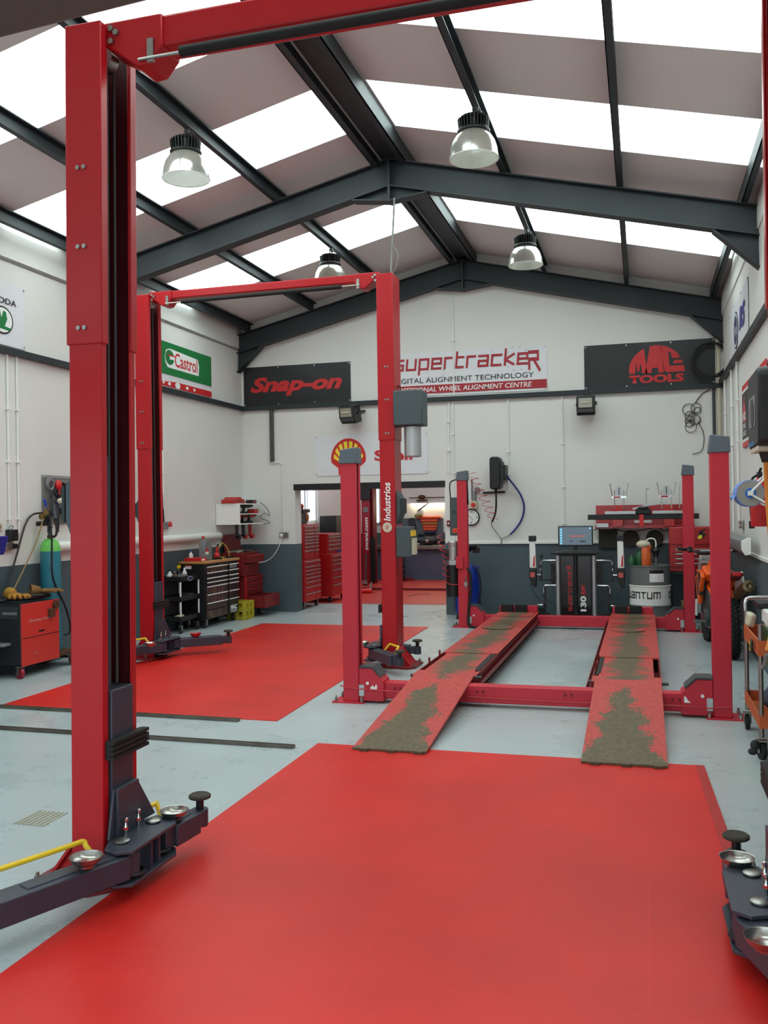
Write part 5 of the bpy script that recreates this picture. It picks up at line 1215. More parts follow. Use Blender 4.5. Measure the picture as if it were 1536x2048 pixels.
# ---------------------------------------------------------------- right wall fittings
t = T('fire_extinguisher', 'red fire extinguisher on the right wall behind the paper roll', 'fire extinguisher', (1.035, 9.0, 1.43))
G().lathe([(.001, 0), (.075, 0), (.08, .02), (.08, .34), (.06, .40), (.025, .43), (.022, .45), (.001, .45)], (0, 0, 0), 28).obj('body', PR_RED, t)
G().box(-.02, .02, -.05, .05, .45, .50).bar((0, 0, .50), (0, -.12, .53), .02, .012).obj('valve', BLACK, t)
G().tube([(-.02, .03, .47), (-.06, .08, .42), (-.07, .09, .20), (-.06, .085, .02)], .011, 8).box(-.085, -.04, .06, .11, -.02, .05).obj('hose', BLACK, t)
G().box(-.083, -.05, -.03, .03, .22, .27).obj('label', BLACK, t)
t = T('paper_roll_holder', 'white wire wall bracket carrying a big blue paper roll by the near right post', 'paper roll holder', (1.12, 8.6, 1.73))
for y, q in ((-.16, 0), (.22, 1)):
    g = G().tube([(0, y, .20), (-.10, y, .13), (-.22, y, .01), (-.22, y, -.01), (-.08, y, -.10), (0, y, -.13)], .009, 8, smooth=False)
    g.box(-.245, -.20, y - .012, y + .012, -.02, .02); g.obj('side_arm', WHITEPL, t)
G().tube([(0, -.16, .20), (-.06, -.16, .22), (-.06, .22, .22), (0, .22, .20)], .007, 6, smooth=False).cyl((-.01, -.18, -.13), (-.01, .24, -.13), .008, n=8).obj('cross_wire', WHITEPL, t)
o = G().lathe([(.032, -.16), (.115, -.16), (.118, -.15), (.118, .15), (.115, .16), (.032, .16), (.032, -.16)], (0, 0, 0), 40, (0, 1, 0)).obj('paper_roll', [PALEBLUE]); o.location = (.90, 8.63, 1.73); tag(o, 'blue paper towel roll on the white wire bracket', 'paper roll')
G().lathe([(.040, -.1615), (.112, -.1615), (.112, -.1625), (.040, -.1625)], (0, 0, 0), 40, (0, 1, 0)).obj('end_face', mat('paper_roll_end', (150, 148, 142), .9, 0, .1, 60), o)
G().lathe([(.001, -.165), (.045, -.165), (.045, .165), (.001, .165)], (0, 0, 0), 24, (0, 1, 0)).obj('core', mat('blue_core', (40, 110, 200), .5), o)
G().add([(-.118, -.14, -.01), (-.118, .15, -.01), (-.125, .14, -.06), (-.128, -.10, -.05), (-.16, -.02, -.03)], [(0, 1, 2, 4, 3)]).obj('loose_sheet', PALEBLUE, o)
o = G().box(1.06, 1.12, 8.45, 8.75, 1.955, 1.97).box(1.07, 1.11, 8.5, 8.56, 1.97, 2.05).obj('torch', BLACK); tag(o, 'black hand torch on the wire bracket over the blue paper roll', 'torch')
t = T('wall_heater', 'grey radiant wall heater low on the right wall', 'heater', (1.04, 11.1, 1.21))
G().prism([(-.0, -.075), (-.05, -.085), (-.085, -.03), (-.085, .05), (-.03, .085), (0, .085)], 'y', -1.25, 1.25).obj('body', GREY, t, bev=.006)
G().prism([(.0, -.08), (-.055, -.09), (-.09, -.03), (-.09, .055), (-.03, .09), (0, .09)], 'y', -1.29, -1.25).obj('end_cap', WHITEPL, t, bev=.004)
o = G().box(1.09, 1.125, 11.30, 11.48, 1.36, 1.45).obj('wall_socket', STEEL, bev=.005); tag(o, 'metal socket box at the foot of the white conduit above the right wall heater', 'socket')
G().box(1.08, 1.09, 11.36, 11.40, 1.385, 1.41).obj('switch', CREAM, o)
# retractable reel with the orange hose, hung near the right edge
t = T('hose_reel', 'black swivel reel case with an orange hose hanging down at the right edge', 'hose reel', (.72, 6.15, 2.20))
G().prism([(-.30, -.19), (-.27, -.22), (.20, -.22), (.24, -.18), (.24, .20), (.20, .25), (-.26, .26), (-.30, .22)], 'x', -.05, .16).obj('case', BLACK, t, bev=.02)
G().prism([(-.17, -.09), (.14, -.09), (.14, .10), (-.17, .10)], 'x', -.055, -.049).obj('side_label', GREY, t, bev=.004)
G().cyl((-.058, -.05, .0), (-.050, -.05, .0), .085, n=30).obj('spool_face', BLACK, t)
G().box(-.045, .15, -.22, .17, -.245, -.215).obj('base_strip', CREAM, t, bev=.004)
text('lettering', 'Nederman', .30, .035, basis((-.0512, .21, -.205), (0, -1, 0), (0, 0, 1)), mat('reel_blue_print', (60, 150, 210), .5), t, bold=.02, shear=.2, depth=.001)
G().cyl((.02, -.04, -.245), (.02, -.04, -.31), .04, .022, n=14).obj('outlet', BLACK, t)
G().tube([(.02, -.04, -.31), (.028, -.05, -.6), (.05, -.09, -1.0), (.05, -.12, -1.2), (.02, -.17, -1.36), (-.01, -.22, -1.46)], .014, 10).obj('orange_hose', ORANGEHOSE, t)
G().box(.14, .42, -.06, .06, -.12, .12).obj('wall_arm', BLACK, t, bev=.01)
# orange workshop trolley
t = T('tool_trolley', 'worn orange tool trolley with grey tube legs and rubber casters at the right edge', 'trolley', (.71, 6.2, 0))
for (x, y) in ((0, .05), (0, .88), (.37, .05), (.37, .88)): G().cyl((x, y, .14), (x, y, .86), .015, n=12).obj('leg', mat('scuffed_grey_tube', (150, 146, 140), .35, .8, .12) if 'scuffed_grey_tube' not in bpy.data.materials else bpy.data.materials['scuffed_grey_tube'], t)
G().tube([(0, .88, .84), (.0, .90, .92), (.05, .92, .95), (.32, .92, .95), (.37, .90, .92), (.37, .88, .84)], .015, 10).obj('handle', CHROME, t)
for z, h in ((.66, .10), (.20, .08)):
    G().box(-.01, .38, .03, .90, z, z + .012).box(-.015, -.005, .03, .90, z, z + h)  .box(.375, .385, .03, .90, z, z + h).box(-.01, .38, .025, .035, z, z + h).box(-.01, .38, .895, .905, z, z + h).obj('tray', BROWNOR, t)
for (x, y) in ((0, .05), (0, .88), (.37, .05), (.37, .88)): caster(t, x, y, .055, BLACKM, .03, .3 if y < .5 else 0)
G().ball((-.045, .0, .10), .035, sc=(.9, .3, 1)).ball((-.06, .0, .06), .03, sc=(1, .3, .8)).obj('brake_pedal', BLACK, t)
o = G().obox((.90, 6.62, .735), (.22, .40, .12)).obj('tool_case', GREEN, bev=.012); tag(o, 'dark green plastic tool case on the orange trolley', 'case')
G().box(.80, 1.0, 6.44, 6.80, .796, .81).obj('lid_edge', WHITEPL, o)
for i, (lab, x, y, z, d) in enumerate((('open white paper carton on top of the orange trolley', .90, 6.72, .86, (.22, .28, .09)), ('flat white packet lying on the carton of the orange trolley', .92, 6.66, .93, (.16, .22, .04)))):
    o = G().obox((x, y, z), d, (0, 0, .1 * i)).obj('carton', WHITE, bev=.006); tag(o, lab, 'carton')
o = G().obox((.735, 7.05, .80), (.05, .10, .10), (0.2, .1, .3)).obj('paper_bag', CREAM, bev=.015); tag(o, 'crumpled pale paper bag on the far end of the orange trolley', 'bag')
o = G().obox((.80, 6.86, .93), (.10, .14, .045), (.1, 0, .2)).obj('black_pouch', BLACK, bev=.012); tag(o, 'small black pouch topping the pile on the orange trolley', 'pouch')
t = T('hose_coupling', 'grey air coupling on the end of the orange hose at the trolley', 'coupling', (.71, 5.93, .72))
G().cyl((0, 0, 0), (-.01, .03, -.07), .014, n=10).cyl((-.01, .03, -.07), (-.03, .06, -.10), .010, n=8).obj('body', GREY, t)
o = G().obox((.675, 6.42, .70), (.02, .06, .085)).obj('tape_measure', BLACK, bev=.012); tag(o, 'yellow and black tape measure clipped to the orange trolley side', 'tape measure')
decal('yellow_face', rect(-.024, -.032, .024, .032), basis((.6645, 6.42, .70), (0, -1, 0), (0, 0, 1)), PR_YELLOW, o, depth=.001); decal('black_emblem', [(-.012, .012), (.012, .012), (.006, -.014), (-.006, -.014)], basis((.6635, 6.42, .70), (0, -1, 0), (0, 0, 1)), PR_BLACK, o, depth=.001)
o = G().ball((.90, 6.95, .295), .08, sc=(1, 1.1, .9)).ball((.84, 6.80, .285), .07).ball((.95, 6.75, .28), .065).obj('rag_bundle', mat('blue_grey_rag', (76, 80, 98), .9, 0, .2, 30, bump=.5)); tag(o, 'bundle of grey blue rags on the lower tray of the orange trolley', 'rags')
# lime fronted cabinet at the right edge
t = T('drawer_cabinet', 'black cabinet with lime green drawer fronts cut off by the right edge', 'cabinet', (.80, 5.62, 0))
G().box(0, .30, 0, .50, .10, .72).obj('carcass', BLACK, t, bev=.006)
for z0, z1 in ((.58, .70), (.36, .455), (.13, .25)):
    d = G().box(-.022, 0, .01, .49, z0, z1).obj('drawer', LIME, t, bev=.006)
    G().box(-.03, -.022, .40, .46, z0 + .03, z0 + .07).obj('handle', GREY, d)
for x in (.05, .25):
    for y in (.06, .44): caster(t, x, y, .045, DGREY)
g = G().tube([(.79, 6.1, .705), (.785, 5.98, .712), (.782, 5.86, .70), (.776, 5.72, .68)], .004, 6); tag(g.obj('white_lead', WHITEPL), 'thin white lead over the lime drawer front', 'cable')
# ---------------------------------------------------------------- welding corner on the left wall
t = T('welding_machine', 'red fronted welding machine with black end panel on small red casters', 'welder', (-6.16, 8.05, 0))
G().box(-.19, .165, -.30, .31, .13, .74).obj('body', mat('welder_black', (34, 34, 40), .5), t, bev=.008)
sp = G().box(.165, .180, -.295, .31, .12, .745).obj('side_panel', mat('welder_red', (206, 52, 44), .5, 0, .05), t, bev=.003)
G().box(.179, .1815, -.29, .305, .395, .402).obj('panel_gap', BLACK, sp)
G().box(.179, .183, -.03, .06, .435, .455).obj('slot_handle', BLACK, sp, bev=.004)
text('lettering', 'Migmaster Welding', .38, .035, basis((.1805, -.18, .545), (0, 1, 0), (0, 0, 1)), mat('faded_print', (206, 150, 140), .6), sp, bold=.02, depth=.001)
decal('faded_arrow', [(-.05, .22), (.05, .26), (.05, .20), (.02, .22)], basis((.1805, -.1, 0), (0, 1, 0), (0, 0, 1)), mat('faded_print_arrow', (196, 80, 70), .6), sp, depth=.001)
G().box(.18, .215, .12, .20, .57, .66).cyl((.18, .24, .69), (.21, .24, .69), .045, n=20).obj('cable_plug', RUST, t, bev=.004)
g = G().box(-.16, .14, -.303, -.30, .60, .72); g.obj('control_panel', DGREY, t)
G().box(-.03, .13, -.318, -.303, .64, .665).obj('front_handle', ALU, t)
G().box(-.15, .06, -.42, -.30, .33, .36).obj('front_tray', GREY, t, bev=.01)
for x in (-.15, .15): caster(t, x, -.29, .055, mat('red_caster_%d' % (x > 0), (150, 24, 44), .4), .035, 1.2)
G().box(-.17, .16, .30, .72, .13, .16).obj('cylinder_shelf', RUST, t)
for x in (-.19, .17): G().cyl((x - .02, .58, .085), (x + .02, .58, .085), .085, n=28).obj('rear_wheel', RUST, t, bev=.004)
G().cyl((-.19, .58, .085), (.17, .58, .085), .012, n=8).bar((.10, .5, .10), (.10, .5, .14), .03).obj('axle', STEEL, t)
o = G().tube([(-6.30, 7.80, .765), (-6.2, 7.9, .78), (-6.1, 8.1, .775), (-6.05, 8.3, .785), (-6.15, 8.33, .79), (-6.27, 8.15, .785), (-6.3, 7.95, .80), (-6.12, 7.95, .81), (-6.03, 8.15, .80), (-6.1, 8.25, .81)], .018, 8)
tag(o.obj('welding_cable', BLACK), 'heap of black welding cable coiled on the red welder', 'cable')
random.seed(3)
def glove(name, loc, rz, m, label, sc=1.0):
    g = G().ball((0, 0, .03), .06, sc=(1.3, .8, .45))
    for i, (a, l) in enumerate(((-.35, .10), (-.12, .12), (.1, .12), (.33, .10))): g.tube([(.05, .03 * (i - 1.5), .03), (.05 + l * .6 * math.cos(a), .03 * (i - 1.5) + l * .6 * math.sin(a), .035), (.05 + l * math.cos(a), .03 * (i - 1.5) + l * math.sin(a), .015)], .015, 8)
    g.tube([(0, -.05, .03), (.04, -.09, .03), (.08, -.10, .02)], .016, 8).lathe([(.04, 0), (.06, .06), (.065, .10), (.06, .10), (.001, .02)], (-.06, 0, .035), 14, (-1, 0, .05))
    o = g.obj(name, m); o.location = loc; o.rotation_euler = (0, 0, rz); o.scale = (sc,) * 3; return tag(o, label, 'glove')
glove('welding_glove', (-6.09, 7.82, .80), -.5, LEATHER, 'yellow leather welding glove at the front corner of the red welder')
glove('welding_glove', (-6.05, 8.24, .81), .9, mat('dark_leather', (120, 84, 40), .8, 0, .3, 25), 'dirty brown glove at the rear end of the red welder top')
t = T('gas_cylinder', 'tall scuffed teal gas cylinder with light green shoulder behind the welder', 'gas cylinder', (-6.22, 8.56, .162))
G().lathe([(.001, 0), (.10, 0), (.107, .02), (.107, 1.06), (.105, 1.09), (.001, 1.09)], (0, 0, 0), 40).obj('body', TEAL, t)
G().lathe([(.107, 1.08), (.104, 1.12), (.085, 1.18), (.055, 1.21), (.035, 1.215), (.001, 1.215)], (0, 0, 0), 40).obj('shoulder', mat('light_green_paint', (112, 204, 92), .5, 0, .15, 20), t)
G().cyl((0, 0, 1.21), (0, 0, 1.26), .03, n=14).cyl((0, 0, 1.26), (0, 0, 1.33), .018, n=12).lathe([(.03, 0), (.03, .02), (.01, .025)], (0, 0, 1.33), 14).obj('valve', mat('green_valve', (44, 130, 92), .5), t)
G().cyl((0, 0, 1.225), (0, 0, 1.25), .033, n=14).obj('neck_ring', RUST, t)
G().torus((0, 0, .55), .109, .006, n=32, m=6).obj('strap', RUST, t)
t = T('gas_regulator', 'brass and black gas regulator with twin gauges on the teal cylinder', 'regulator', (-6.22, 8.50, 1.52))
G().box(-.03, .03, -.03, .03, 0, .06).cyl((-.03, 0, .03), (-.11, -.02, .02), .026, n=14).cyl((0, 0, .03), (.05, -.02, .12), .030, n=14).obj('body', BLACK, t, bev=.004)
for x, z in ((-.04, .10), (.02, .14)): G().cyl((x, -.01, z), (x, -.035, z), .034, n=24).obj('gauge', mat('brass', (150, 124, 70), .35, .9) if 'brass' not in bpy.data.materials else bpy.data.materials['brass'], t)
for nm, pts, r, m, lab in (
    ('gas_hose', [(-6.24, 8.48, 1.66), (-6.36 + .02, 8.42, 1.64), (-6.33, 8.28, 1.52), (-6.32, 8.12, 1.2), (-6.31, 7.95, .9), (-6.31, 7.86, .78)], .011, BLACK, 'black hose looping from the gas regulator down to the left of the welder'),
    ('gas_hose', [(-6.23, 8.46, 1.60), (-6.25, 8.36, 1.35), (-6.27, 8.2, 1.1), (-6.28, 8.05, .9), (-6.25, 7.9, .79)], .008, WOODOLD, 'thin yellowish hose running from the regulator to the welder glove'),
    ('torch_lead', [(-6.16, 8.47, 1.66), (-6.13, 8.46, 1.4), (-6.125, 8.45, 1.2), (-6.12, 8.46, .95), (-6.08, 8.6, .65), (-6.06, 8.66, .45), (-6.08, 8.68, .34), (-6.12, 8.64, .32)], .010, BLACK, 'black torch lead hanging down the right side of the teal cylinder')):
    tag(G().tube(pts, r, 8).obj(nm, m), lab, 'hose')
t = T('welding_torch', 'black welding torch and hoses bundled above the teal cylinder', 'welding torch', (-6.16, 8.55, 1.45))
G().tube([(.0, -.03, .25), (.05, -.04, .10), (.06, -.05, -.02), (.02, -.06, -.05), (-.03, -.06, .0), (-.02, -.05, .15), (.0, -.04, .3)], .013, 8).tube([(.03, 0, .30), (.06, -.02, .14), (.05, -.02, .0)], .018, 10).obj('lead_loop', BLACK, t)
G().cyl((.02, -.03, .30), (.05, -.05, .14), .024, n=12).cyl((-.01, -.03, .18), (.0, -.05, .36), .018, n=12).obj('handle', DGREY, t)
G().lathe([(.012, 0), (.03, .02), (.03, .05), (.014, .06)], (.07, -.03, .33), 16, (1, 0, .2)).obj('nozzle', CREAM, t)
# pegboard with hand tools, behind the column
t = T('pegboard', 'grey perforated tool panel on the left wall beside the near red column', 'tool panel', (XL, 8.95, 1.55))
G().box(0, .012, -.33, .40, -.02, .53).obj('board', mat('perforated_steel', (150, 150, 146), .5, .4, .25, 90), t)
G().box(.012, .02, -.33, .40, .50, .53).obj('hook_strip', ALU, t)
def onpeg(name, cat, lab, y, z, g, m):
    o = g.obj(name, m); o.location = (XL + .03, y, z); return tag(o, lab, cat)
onpeg('wire_coil', 'wire coil', 'coil of grey wire hung at the top left of the tool panel', 8.72, 1.98, G().torus((.01, 0, 0), .06, .012, (1, 0, .1), 24, 8).torus((.02, 0, -.01), .055, .010, (1, .1, 0), 24, 8), GREY)
onpeg('air_tool', 'air tool', 'red air tool hung at the top of the tool panel', 8.86, 1.97, G().ball((.02, 0, 0), .05, sc=(.7, 1, 1.2)).cyl((.02, 0, -.04), (.02, 0, -.13), .018, n=10), PR_RED)
onpeg('hand_drill', 'drill', 'dark hand drill beside the red tool on the tool panel', 8.98, 1.97, G().cyl((.02, -.05, 0), (.02, .07, 0), .035, n=12).box(0, .04, -.03, .01, -.13, 0), BLACK)
onpeg('screwdriver', 'screwdriver', 'screwdriver with a bright blue handle at the left edge of the tool panel', 8.63, 1.78, G().cyl((.02, -.03, .03), (.02, .0, -.04), .014, n=10).cyl((.02, .0, -.04), (.02, .04, -.12), .004, n=6), mat('blue_handle', (40, 80, 190), .4))
onpeg('pliers', 'pliers', 'pliers with dark blue handles in the middle of the tool panel', 8.82, 1.80, G().bar((.02, -.02, .05), (.02, .04, -.07), .016).bar((.02, .03, .05), (.02, -.02, -.07), .016).ball((.02, .005, .07), .02), mat('navy_handle', (36, 48, 110), .4))
onpeg('snips', 'snips', 'tin snips with dark red handles right of the blue pliers', 8.96, 1.76, G().bar((.02, -.03, -.08), (.02, .0, .06), .018).bar((.02, .04, -.08), (.02, .01, .06), .018).bar((.02, .0, .06), (.02, .01, .14), .014), REDDARK)
onpeg('g_clamp', 'clamp', 'dull steel clamp low on the tool panel above the torch', 8.80, 1.66, G().tube([(.02, -.04, .06), (.02, .03, .06), (.02, .03, -.06), (.02, -.04, -.06)], .012, 6, smooth=False).cyl((.02, -.03, -.10), (.02, -.03, .03), .007, n=8), STEEL)
onpeg('impact_gun', 'air tool', 'bulky grey air gun hung in the lower middle of the tool panel', 8.90, 1.68, G().cyl((.04, -.06, .0), (.04, .08, .02), .04, n=14).bar((.04, .04, 0), (.04, .06, -.13), .04), DGREY)
onpeg('oil_can', 'can', 'black oiler can left of the pliers on the tool panel', 8.72, 1.82, G().lathe([(.001, 0), (.04, 0), (.035, .06), (.008, .09), (.005, .14)], (.05, 0, -.05), 14), BLACK)
onpeg('chain', 'chain', 'dark chain bunch hung at the upper middle of the tool panel', 8.80, 1.90, G().torus((.03, 0, -.02), .035, .014, (1, .2, 0), 18, 6).torus((.03, .02, -.06), .03, .014, (1, -.2, .1), 18, 6), BLACKM)
# small things on the left wall
t = T('battery_charger', 'black charger hung on a small grey socket on the left wall', 'charger', (XL, 8.08, 1.35))
G().box(0, .07, -.06, .06, .02, .14).obj('charger', BLACK, t, bev=.008); G().box(0, .05, -.10, .02, -.07, .0).obj('socket', STEEL, t, bev=.004); G().box(.05, .07, .0, .05, -.06, -.01).obj('plug', BLACK, t)
G().tube([(.03, -.03, .14), (.05, -.05, .18), (.04, .02, .17), (.03, .0, .14)], .003, 5).obj('lead', BLACK, t)
o = G().box(0, .02, -.09, .04, -.04, .04).obj('wall_socket', CREAM, bev=.004); o.location = (XL, 7.92, 1.52); tag(o, 'brass coloured light switch at the left edge of the photo', 'switch'); G().box(.02, .026, -.05, 0, -.02, .02).obj('rocker', RUST, o)
t = T('wall_bin', 'blue plastic wall bin cut off by the left edge above the grey paint', 'bin', (XL, 7.64, 1.30))
G().prism([(0, .13), (.22, .13), (.16, -.06), (0, -.06)], 'y', -.16, .16).obj('bin', BLUE, t, bev=.008)
G().box(0, .012, -.2, .2, .13, .17).obj('hanger', BLACK, t)
t = T('tube_heater', 'long white round tube heater along the left wall', 'heater', (XL + .062, 11.0, 1.28))
G().lathe([(.001, -2.3), (.04, -2.3), (.055, -2.28), (.055, 1.86), (.04, 1.88), (.001, 1.88)], (0, 0, 0), 24, (0, 1, 0)).obj('tube', WHITEPL, t)
g = G()
for y in (-2.1, -.9, .3, 1.5): g.box(-.055, .01, y - .02, y + .02, .05, .065)
g.obj('bracket', WHITEPL, t)
t = T('blow_gun', 'long black blow gun hung on the left wall above the tube heater', 'air gun', (XL + .03, 11.22, 1.46))
G().cyl((0, 0, .02), (.0, -.02, .24), .016, n=10).cyl((0, -.02, .24), (.0, -.025, .44), .008, n=8).obj('barrel', BLACK, t)
G().box(-.02, .03, -.02, .08, -.04, .06).obj('socket', GREY, t, bev=.006); G().box(.0, .045, .08, .16, -.01, .04).cyl((.02, .10, .0), (.02, .15, .06), .02, n=10).obj('red_plug', PR_RED, t, bev=.006)
# white wall shelf with cordless tools in the left back corner
t = T('wall_shelf', 'white open wall shelf in the left back corner stacked with cordless tools', 'shelf', (-6.36, 13.16, 1.45))
G().box(0, .42, -.28, .62, .0, .018).box(0, .42, -.28, .62, .31, .328).box(0, .42, -.26, .62, .155, .170).obj('board', WHITEPL, t)
G().box(.0, .40, -.30, -.28, .0, .328).obj('end_panel', WHITEPL, t)
G().box(0, .015, -.28, .62, .0, .33).obj('back_panel', WHITEPL, t)
def drill(loc, rz, lab, m=PR_RED, up=True):
    t = T('cordless_drill', lab, 'power tool', loc, rz, 'cordless tools on the white shelf')
    G().cyl((-.07, 0, .12), (.07, 0, .12), .032, n=14).obj('motor_body', m, t)
    G().cyl((.07, 0, .12), (.12, 0, .12), .022, .014, n=12).bar((-.03, 0, .10), (-.045, 0, .03), .03, .035).obj('chuck_and_grip', BLACK, t)
    G().box(-.09, .02, -.035, .035, 0, .035).obj('battery', BLACK, t, bev=.004)
    return t
TLR = mat('tool_red', (176, 44, 38), .5)
drill((-6.05, 12.98, 1.468), .3, 'cordless drill lying nearest the white end panel, lower shelf', TLR)
drill((-6.05, 13.22, 1.468), -.2, 'cordless drill in the middle of the lower white shelf', TLR)
drill((-6.05, 13.46, 1.468), 1.2, 'cordless drill at the right end of the lower white shelf', TLR)
drill((-6.05, 13.0, 1.620), 2.2, 'cordless tool with red battery on the upper level of the white shelf', mat('tool_dark', (50, 44, 44), .5))
drill((-6.05, 13.28, 1.620), .8, 'dark cordless tool in the middle of the upper level of the white shelf', mat('tool_dark_grey', (44, 46, 50), .5))
o = G().box(-6.10, -5.97, 13.44, 13.60, 1.62, 1.69).obj('battery_charger', TLR, bev=.01); tag(o, 'red battery charger at the right end of the upper shelf level', 'charger')
t = T('tool_case', 'red moulded tool case on top of the white wall shelf', 'case', (-6.14, 13.02, 1.778))
G().prism([(-.18, 0), (.18, 0), (.18, .05), (.13, .07), (.06, .075), (.05, .10), (-.06, .10), (-.08, .075), (-.18, .06)], 'x', -.12, .12).obj('shell', TLR, t, bev=.01); G().box(.12, .13, -.05, .05, .02, .04).obj('clasp', REDDARK, t)
t = T('battery_charger', 'black battery charger on the right end of the white shelf top', 'charger', (-6.08, 13.56, 1.778)); G().box(-.06, .06, -.08, .08, 0, .06).obj('body', BLACK, t, bev=.008); G().box(.06, .063, -.04, .04, .02, .04).obj('label', PR_RED, t); G().tube([(0, -.08, .03), (.02, -.16, .05), (.0, -.24, .02)], .005, 6).obj('lead', BLACK, t)
o = G().tube([(-5.95, 13.62, 1.80), (-5.88, 13.72, 1.70), (-5.84, 13.74, 1.58), (-5.9, 13.66, 1.62), (-5.95, 13.6, 1.55), (-5.87, 13.7, 1.50), (-5.84, 13.74, 1.46), (-5.92, 13.66, 1.45)], .005, 6).obj('charger_lead', BLACK); tag(o, 'black charger leads dangling at the right end of the white shelf', 'cable')
for i, (y, lab) in enumerate(((12.98, 'dark impact gun hanging below the white shelf, at its left'), (13.22, 'black and red angle grinder hanging below the middle of the white shelf'), (13.48, 'red cordless tool hanging below the right end of the white shelf'))):
    q = T('hanging_tool', lab, 'power tool', (-6.12, y, 1.45)); 
    G().cyl((.05, 0, 0), (.05, 0, -.17), .028, n=12).bar((.05, 0, -.16), (.05, .09, -.20), .05).obj('body', TLR if i == 2 else BLACK, q)
    G().box(.02, .08, .04, .11, -.23, -.16).obj('battery', TLR if i else BLACK, q, bev=.006)
# black service cart
t = T('service_cart', 'black plastic service cart with three trays and white uprights', 'service cart', (-6.19, 11.37, 0))
for z in (.16, .43, .70):
    G().box(-.16, .16, -.27, .27, z, z + .015).box(-.16, -.15, -.27, .27, z, z + .075).box(.15, .16, -.27, .27, z, z + .075).box(-.16, .16, -.27, -.26, z, z + .075).box(-.16, .16, .26, .27, z, z + .075).obj('tray', BLACK, t, bev=.004)
for x in (-.15, .15):
    for y in (-.26, .26):
        G().cyl((x, y, .235), (x, y, .43), .013, n=10).cyl((x, y, .505), (x, y, .70), .013, n=10).obj('upright', WHITEPL, t); caster(t, x * .9, y * .9, .05, BLACK)
decal('oval_badge', ell(0, 0, .075, .03), basis((.1605, .0, .735), (0, 1, 0), (0, 0, 1)), PR_WHITE, t); decal('oval_badge_field', ell(0, 0, .068, .025), basis((.161, .0, .735), (0, 1, 0), (0, 0, 1)), PR_NAVY, t, depth=.003)
def bottle(loc, lab, m, r=.035, h=.16, cap=BLACK, spray=False):
    t = T('spray_bottle' if spray else 'bottle', lab, 'bottle', loc)
    G().lathe([(.001, 0), (r, 0), (r, h * .6), (r * .45, h * .8), (r * .35, h), (.001, h)], (0, 0, 0), 18).obj('body', m, t)
    if spray: G().box(-.012, .012, -.04, .02, h, h + .04).bar((0, -.02, h), (0, -.035, h - .03), .008).obj('trigger_head', cap, t)
    else: G().cyl((0, 0, h), (0, 0, h + .02), r * .42, n=14).obj('cap', cap, t)
    return t
bottle((-6.26, 11.22, .715), 'white bottle on the near left corner of the black cart top', WHITEPL, .04, .13)
bottle((-6.16, 11.18, .715), 'brown tub standing at the front of the black cart top', RUST, .045, .11, GREY)
bottle((-6.22, 11.42, .715), 'black spray bottle at the back of the cart top', BLACK, .035, .16, YELLOW, True)
bottle((-6.12, 11.38, .715), 'white spray can in the middle of the black cart top', WHITEPL, .03, .17, BLACK)
o = G().box(-6.13, -6.05, 11.18, 11.34, .715, .80).obj('small_box', GREY, bev=.004); tag(o, 'small grey box on the front edge of the black cart top', 'box')
o = G().lathe([(.001, 0), (.035, 0), (.035, .15), (.02, .19), (.001, .19)], (0, 0, 0), 16, (0, 1, 0)).obj('oil_can', mat('oil_can_pale', (200, 186, 150), .5)); o.location = (-6.12, 11.14, .215); tag(o, 'pale can lying on the bottom tray of the black cart', 'can')
o = G().box(-6.25, -6.08, 11.45, 11.58, .445, .52).obj('parts_box', DGREY, bev=.006); tag(o, 'dark parts box on the middle tray of the black cart', 'box')
# black roller cabinet with wooden top
t = T('roller_cabinet', 'black roller cabinet with white drawer pulls, wooden top and Mac Tools lettering', 'tool cabinet', (-6.14, 12.2, 0))
G().box(-.20, .19, -.54, .54, .125, .915).obj('carcass', BLACK, t, bev=.006)
G().box(-.22, .21, -.56, .57, .915, .950).obj('wooden_top', WOOD, t, bev=.006)
DRW = mat('drawer_black', (26, 24, 26), .35); ART = mat('drawer_print', (64, 42, 38), .45, 0, .3, 7)
zz = [(.80, .875), (.725, .79), (.665, .715), (.605, .655), (.49, .595), (.37, .48), (.26, .36)]
for k, (z0, z1) in enumerate(zz):
    for (y0, y1) in ((-.52, .14), (.19, .52)):
        d = G().box(.19, .205, y0, y1, z0, z1).obj('drawer', ART if (k in (0, 4, 5, 6) and y0 < 0) else DRW, t, bev=.003)
        G().box(.205, .225, y0 + .01, y1 - .01, z1 - .014, z1).obj('handle', WHITEPL, d, bev=.003)
d = G().box(.19, .205, -.52, .14, .14, .25).obj('drawer', ART, t, bev=.003); d2 = G().box(.19, .205, .19, .52, .14, .25).obj('drawer', DRW, t, bev=.003)
Mk = basis((.2055, 0, 0), (0, 1, 0), (0, 0, 1))
text('lettering', 'MAC', .22, .075, Mk @ Matrix.Translation((.24, .185, 0)), PR_WHITE, t, bold=.05); text('lettering', 'TOOLS', .22, .03, Mk @ Matrix.Translation((.24, .148, 0)), PR_WHITE, t, bold=.03)
for k_, s_ in enumerate(('Tough', 'Built', 'Tools')): text('lettering', s_, .13, .03, Mk @ Matrix.Translation((-.50 + .05 * k_, .215 - .035 * k_, 0)), CARD, t, shear=.3)
for z0 in (.80, .51, .39): 
    G().torus((.206, -.30, z0 + .03), .05, .005, (1, 0, 0), 24, 6).torus((.206, -.08, z0 + .03), .06, .005, (1, 0, 0), 24, 6).obj('printed_arc', mat('printed_brown', (140, 90, 60), .5) if 'printed_brown' not in bpy.data.materials else bpy.data.materials['printed_brown'], t)
decal('printed_ring', ell(-.12, .195, .035, .045), Mk, CARD, t, depth=.0015); decal('printed_ring_field', ell(-.12, .195, .028, .037), Mk, ART, t, depth=.002)
text('lettering', 'MACH', .22, .05, Mk @ Matrix.Translation((.24, .81, 0)), PR_GREY, t, bold=.03)
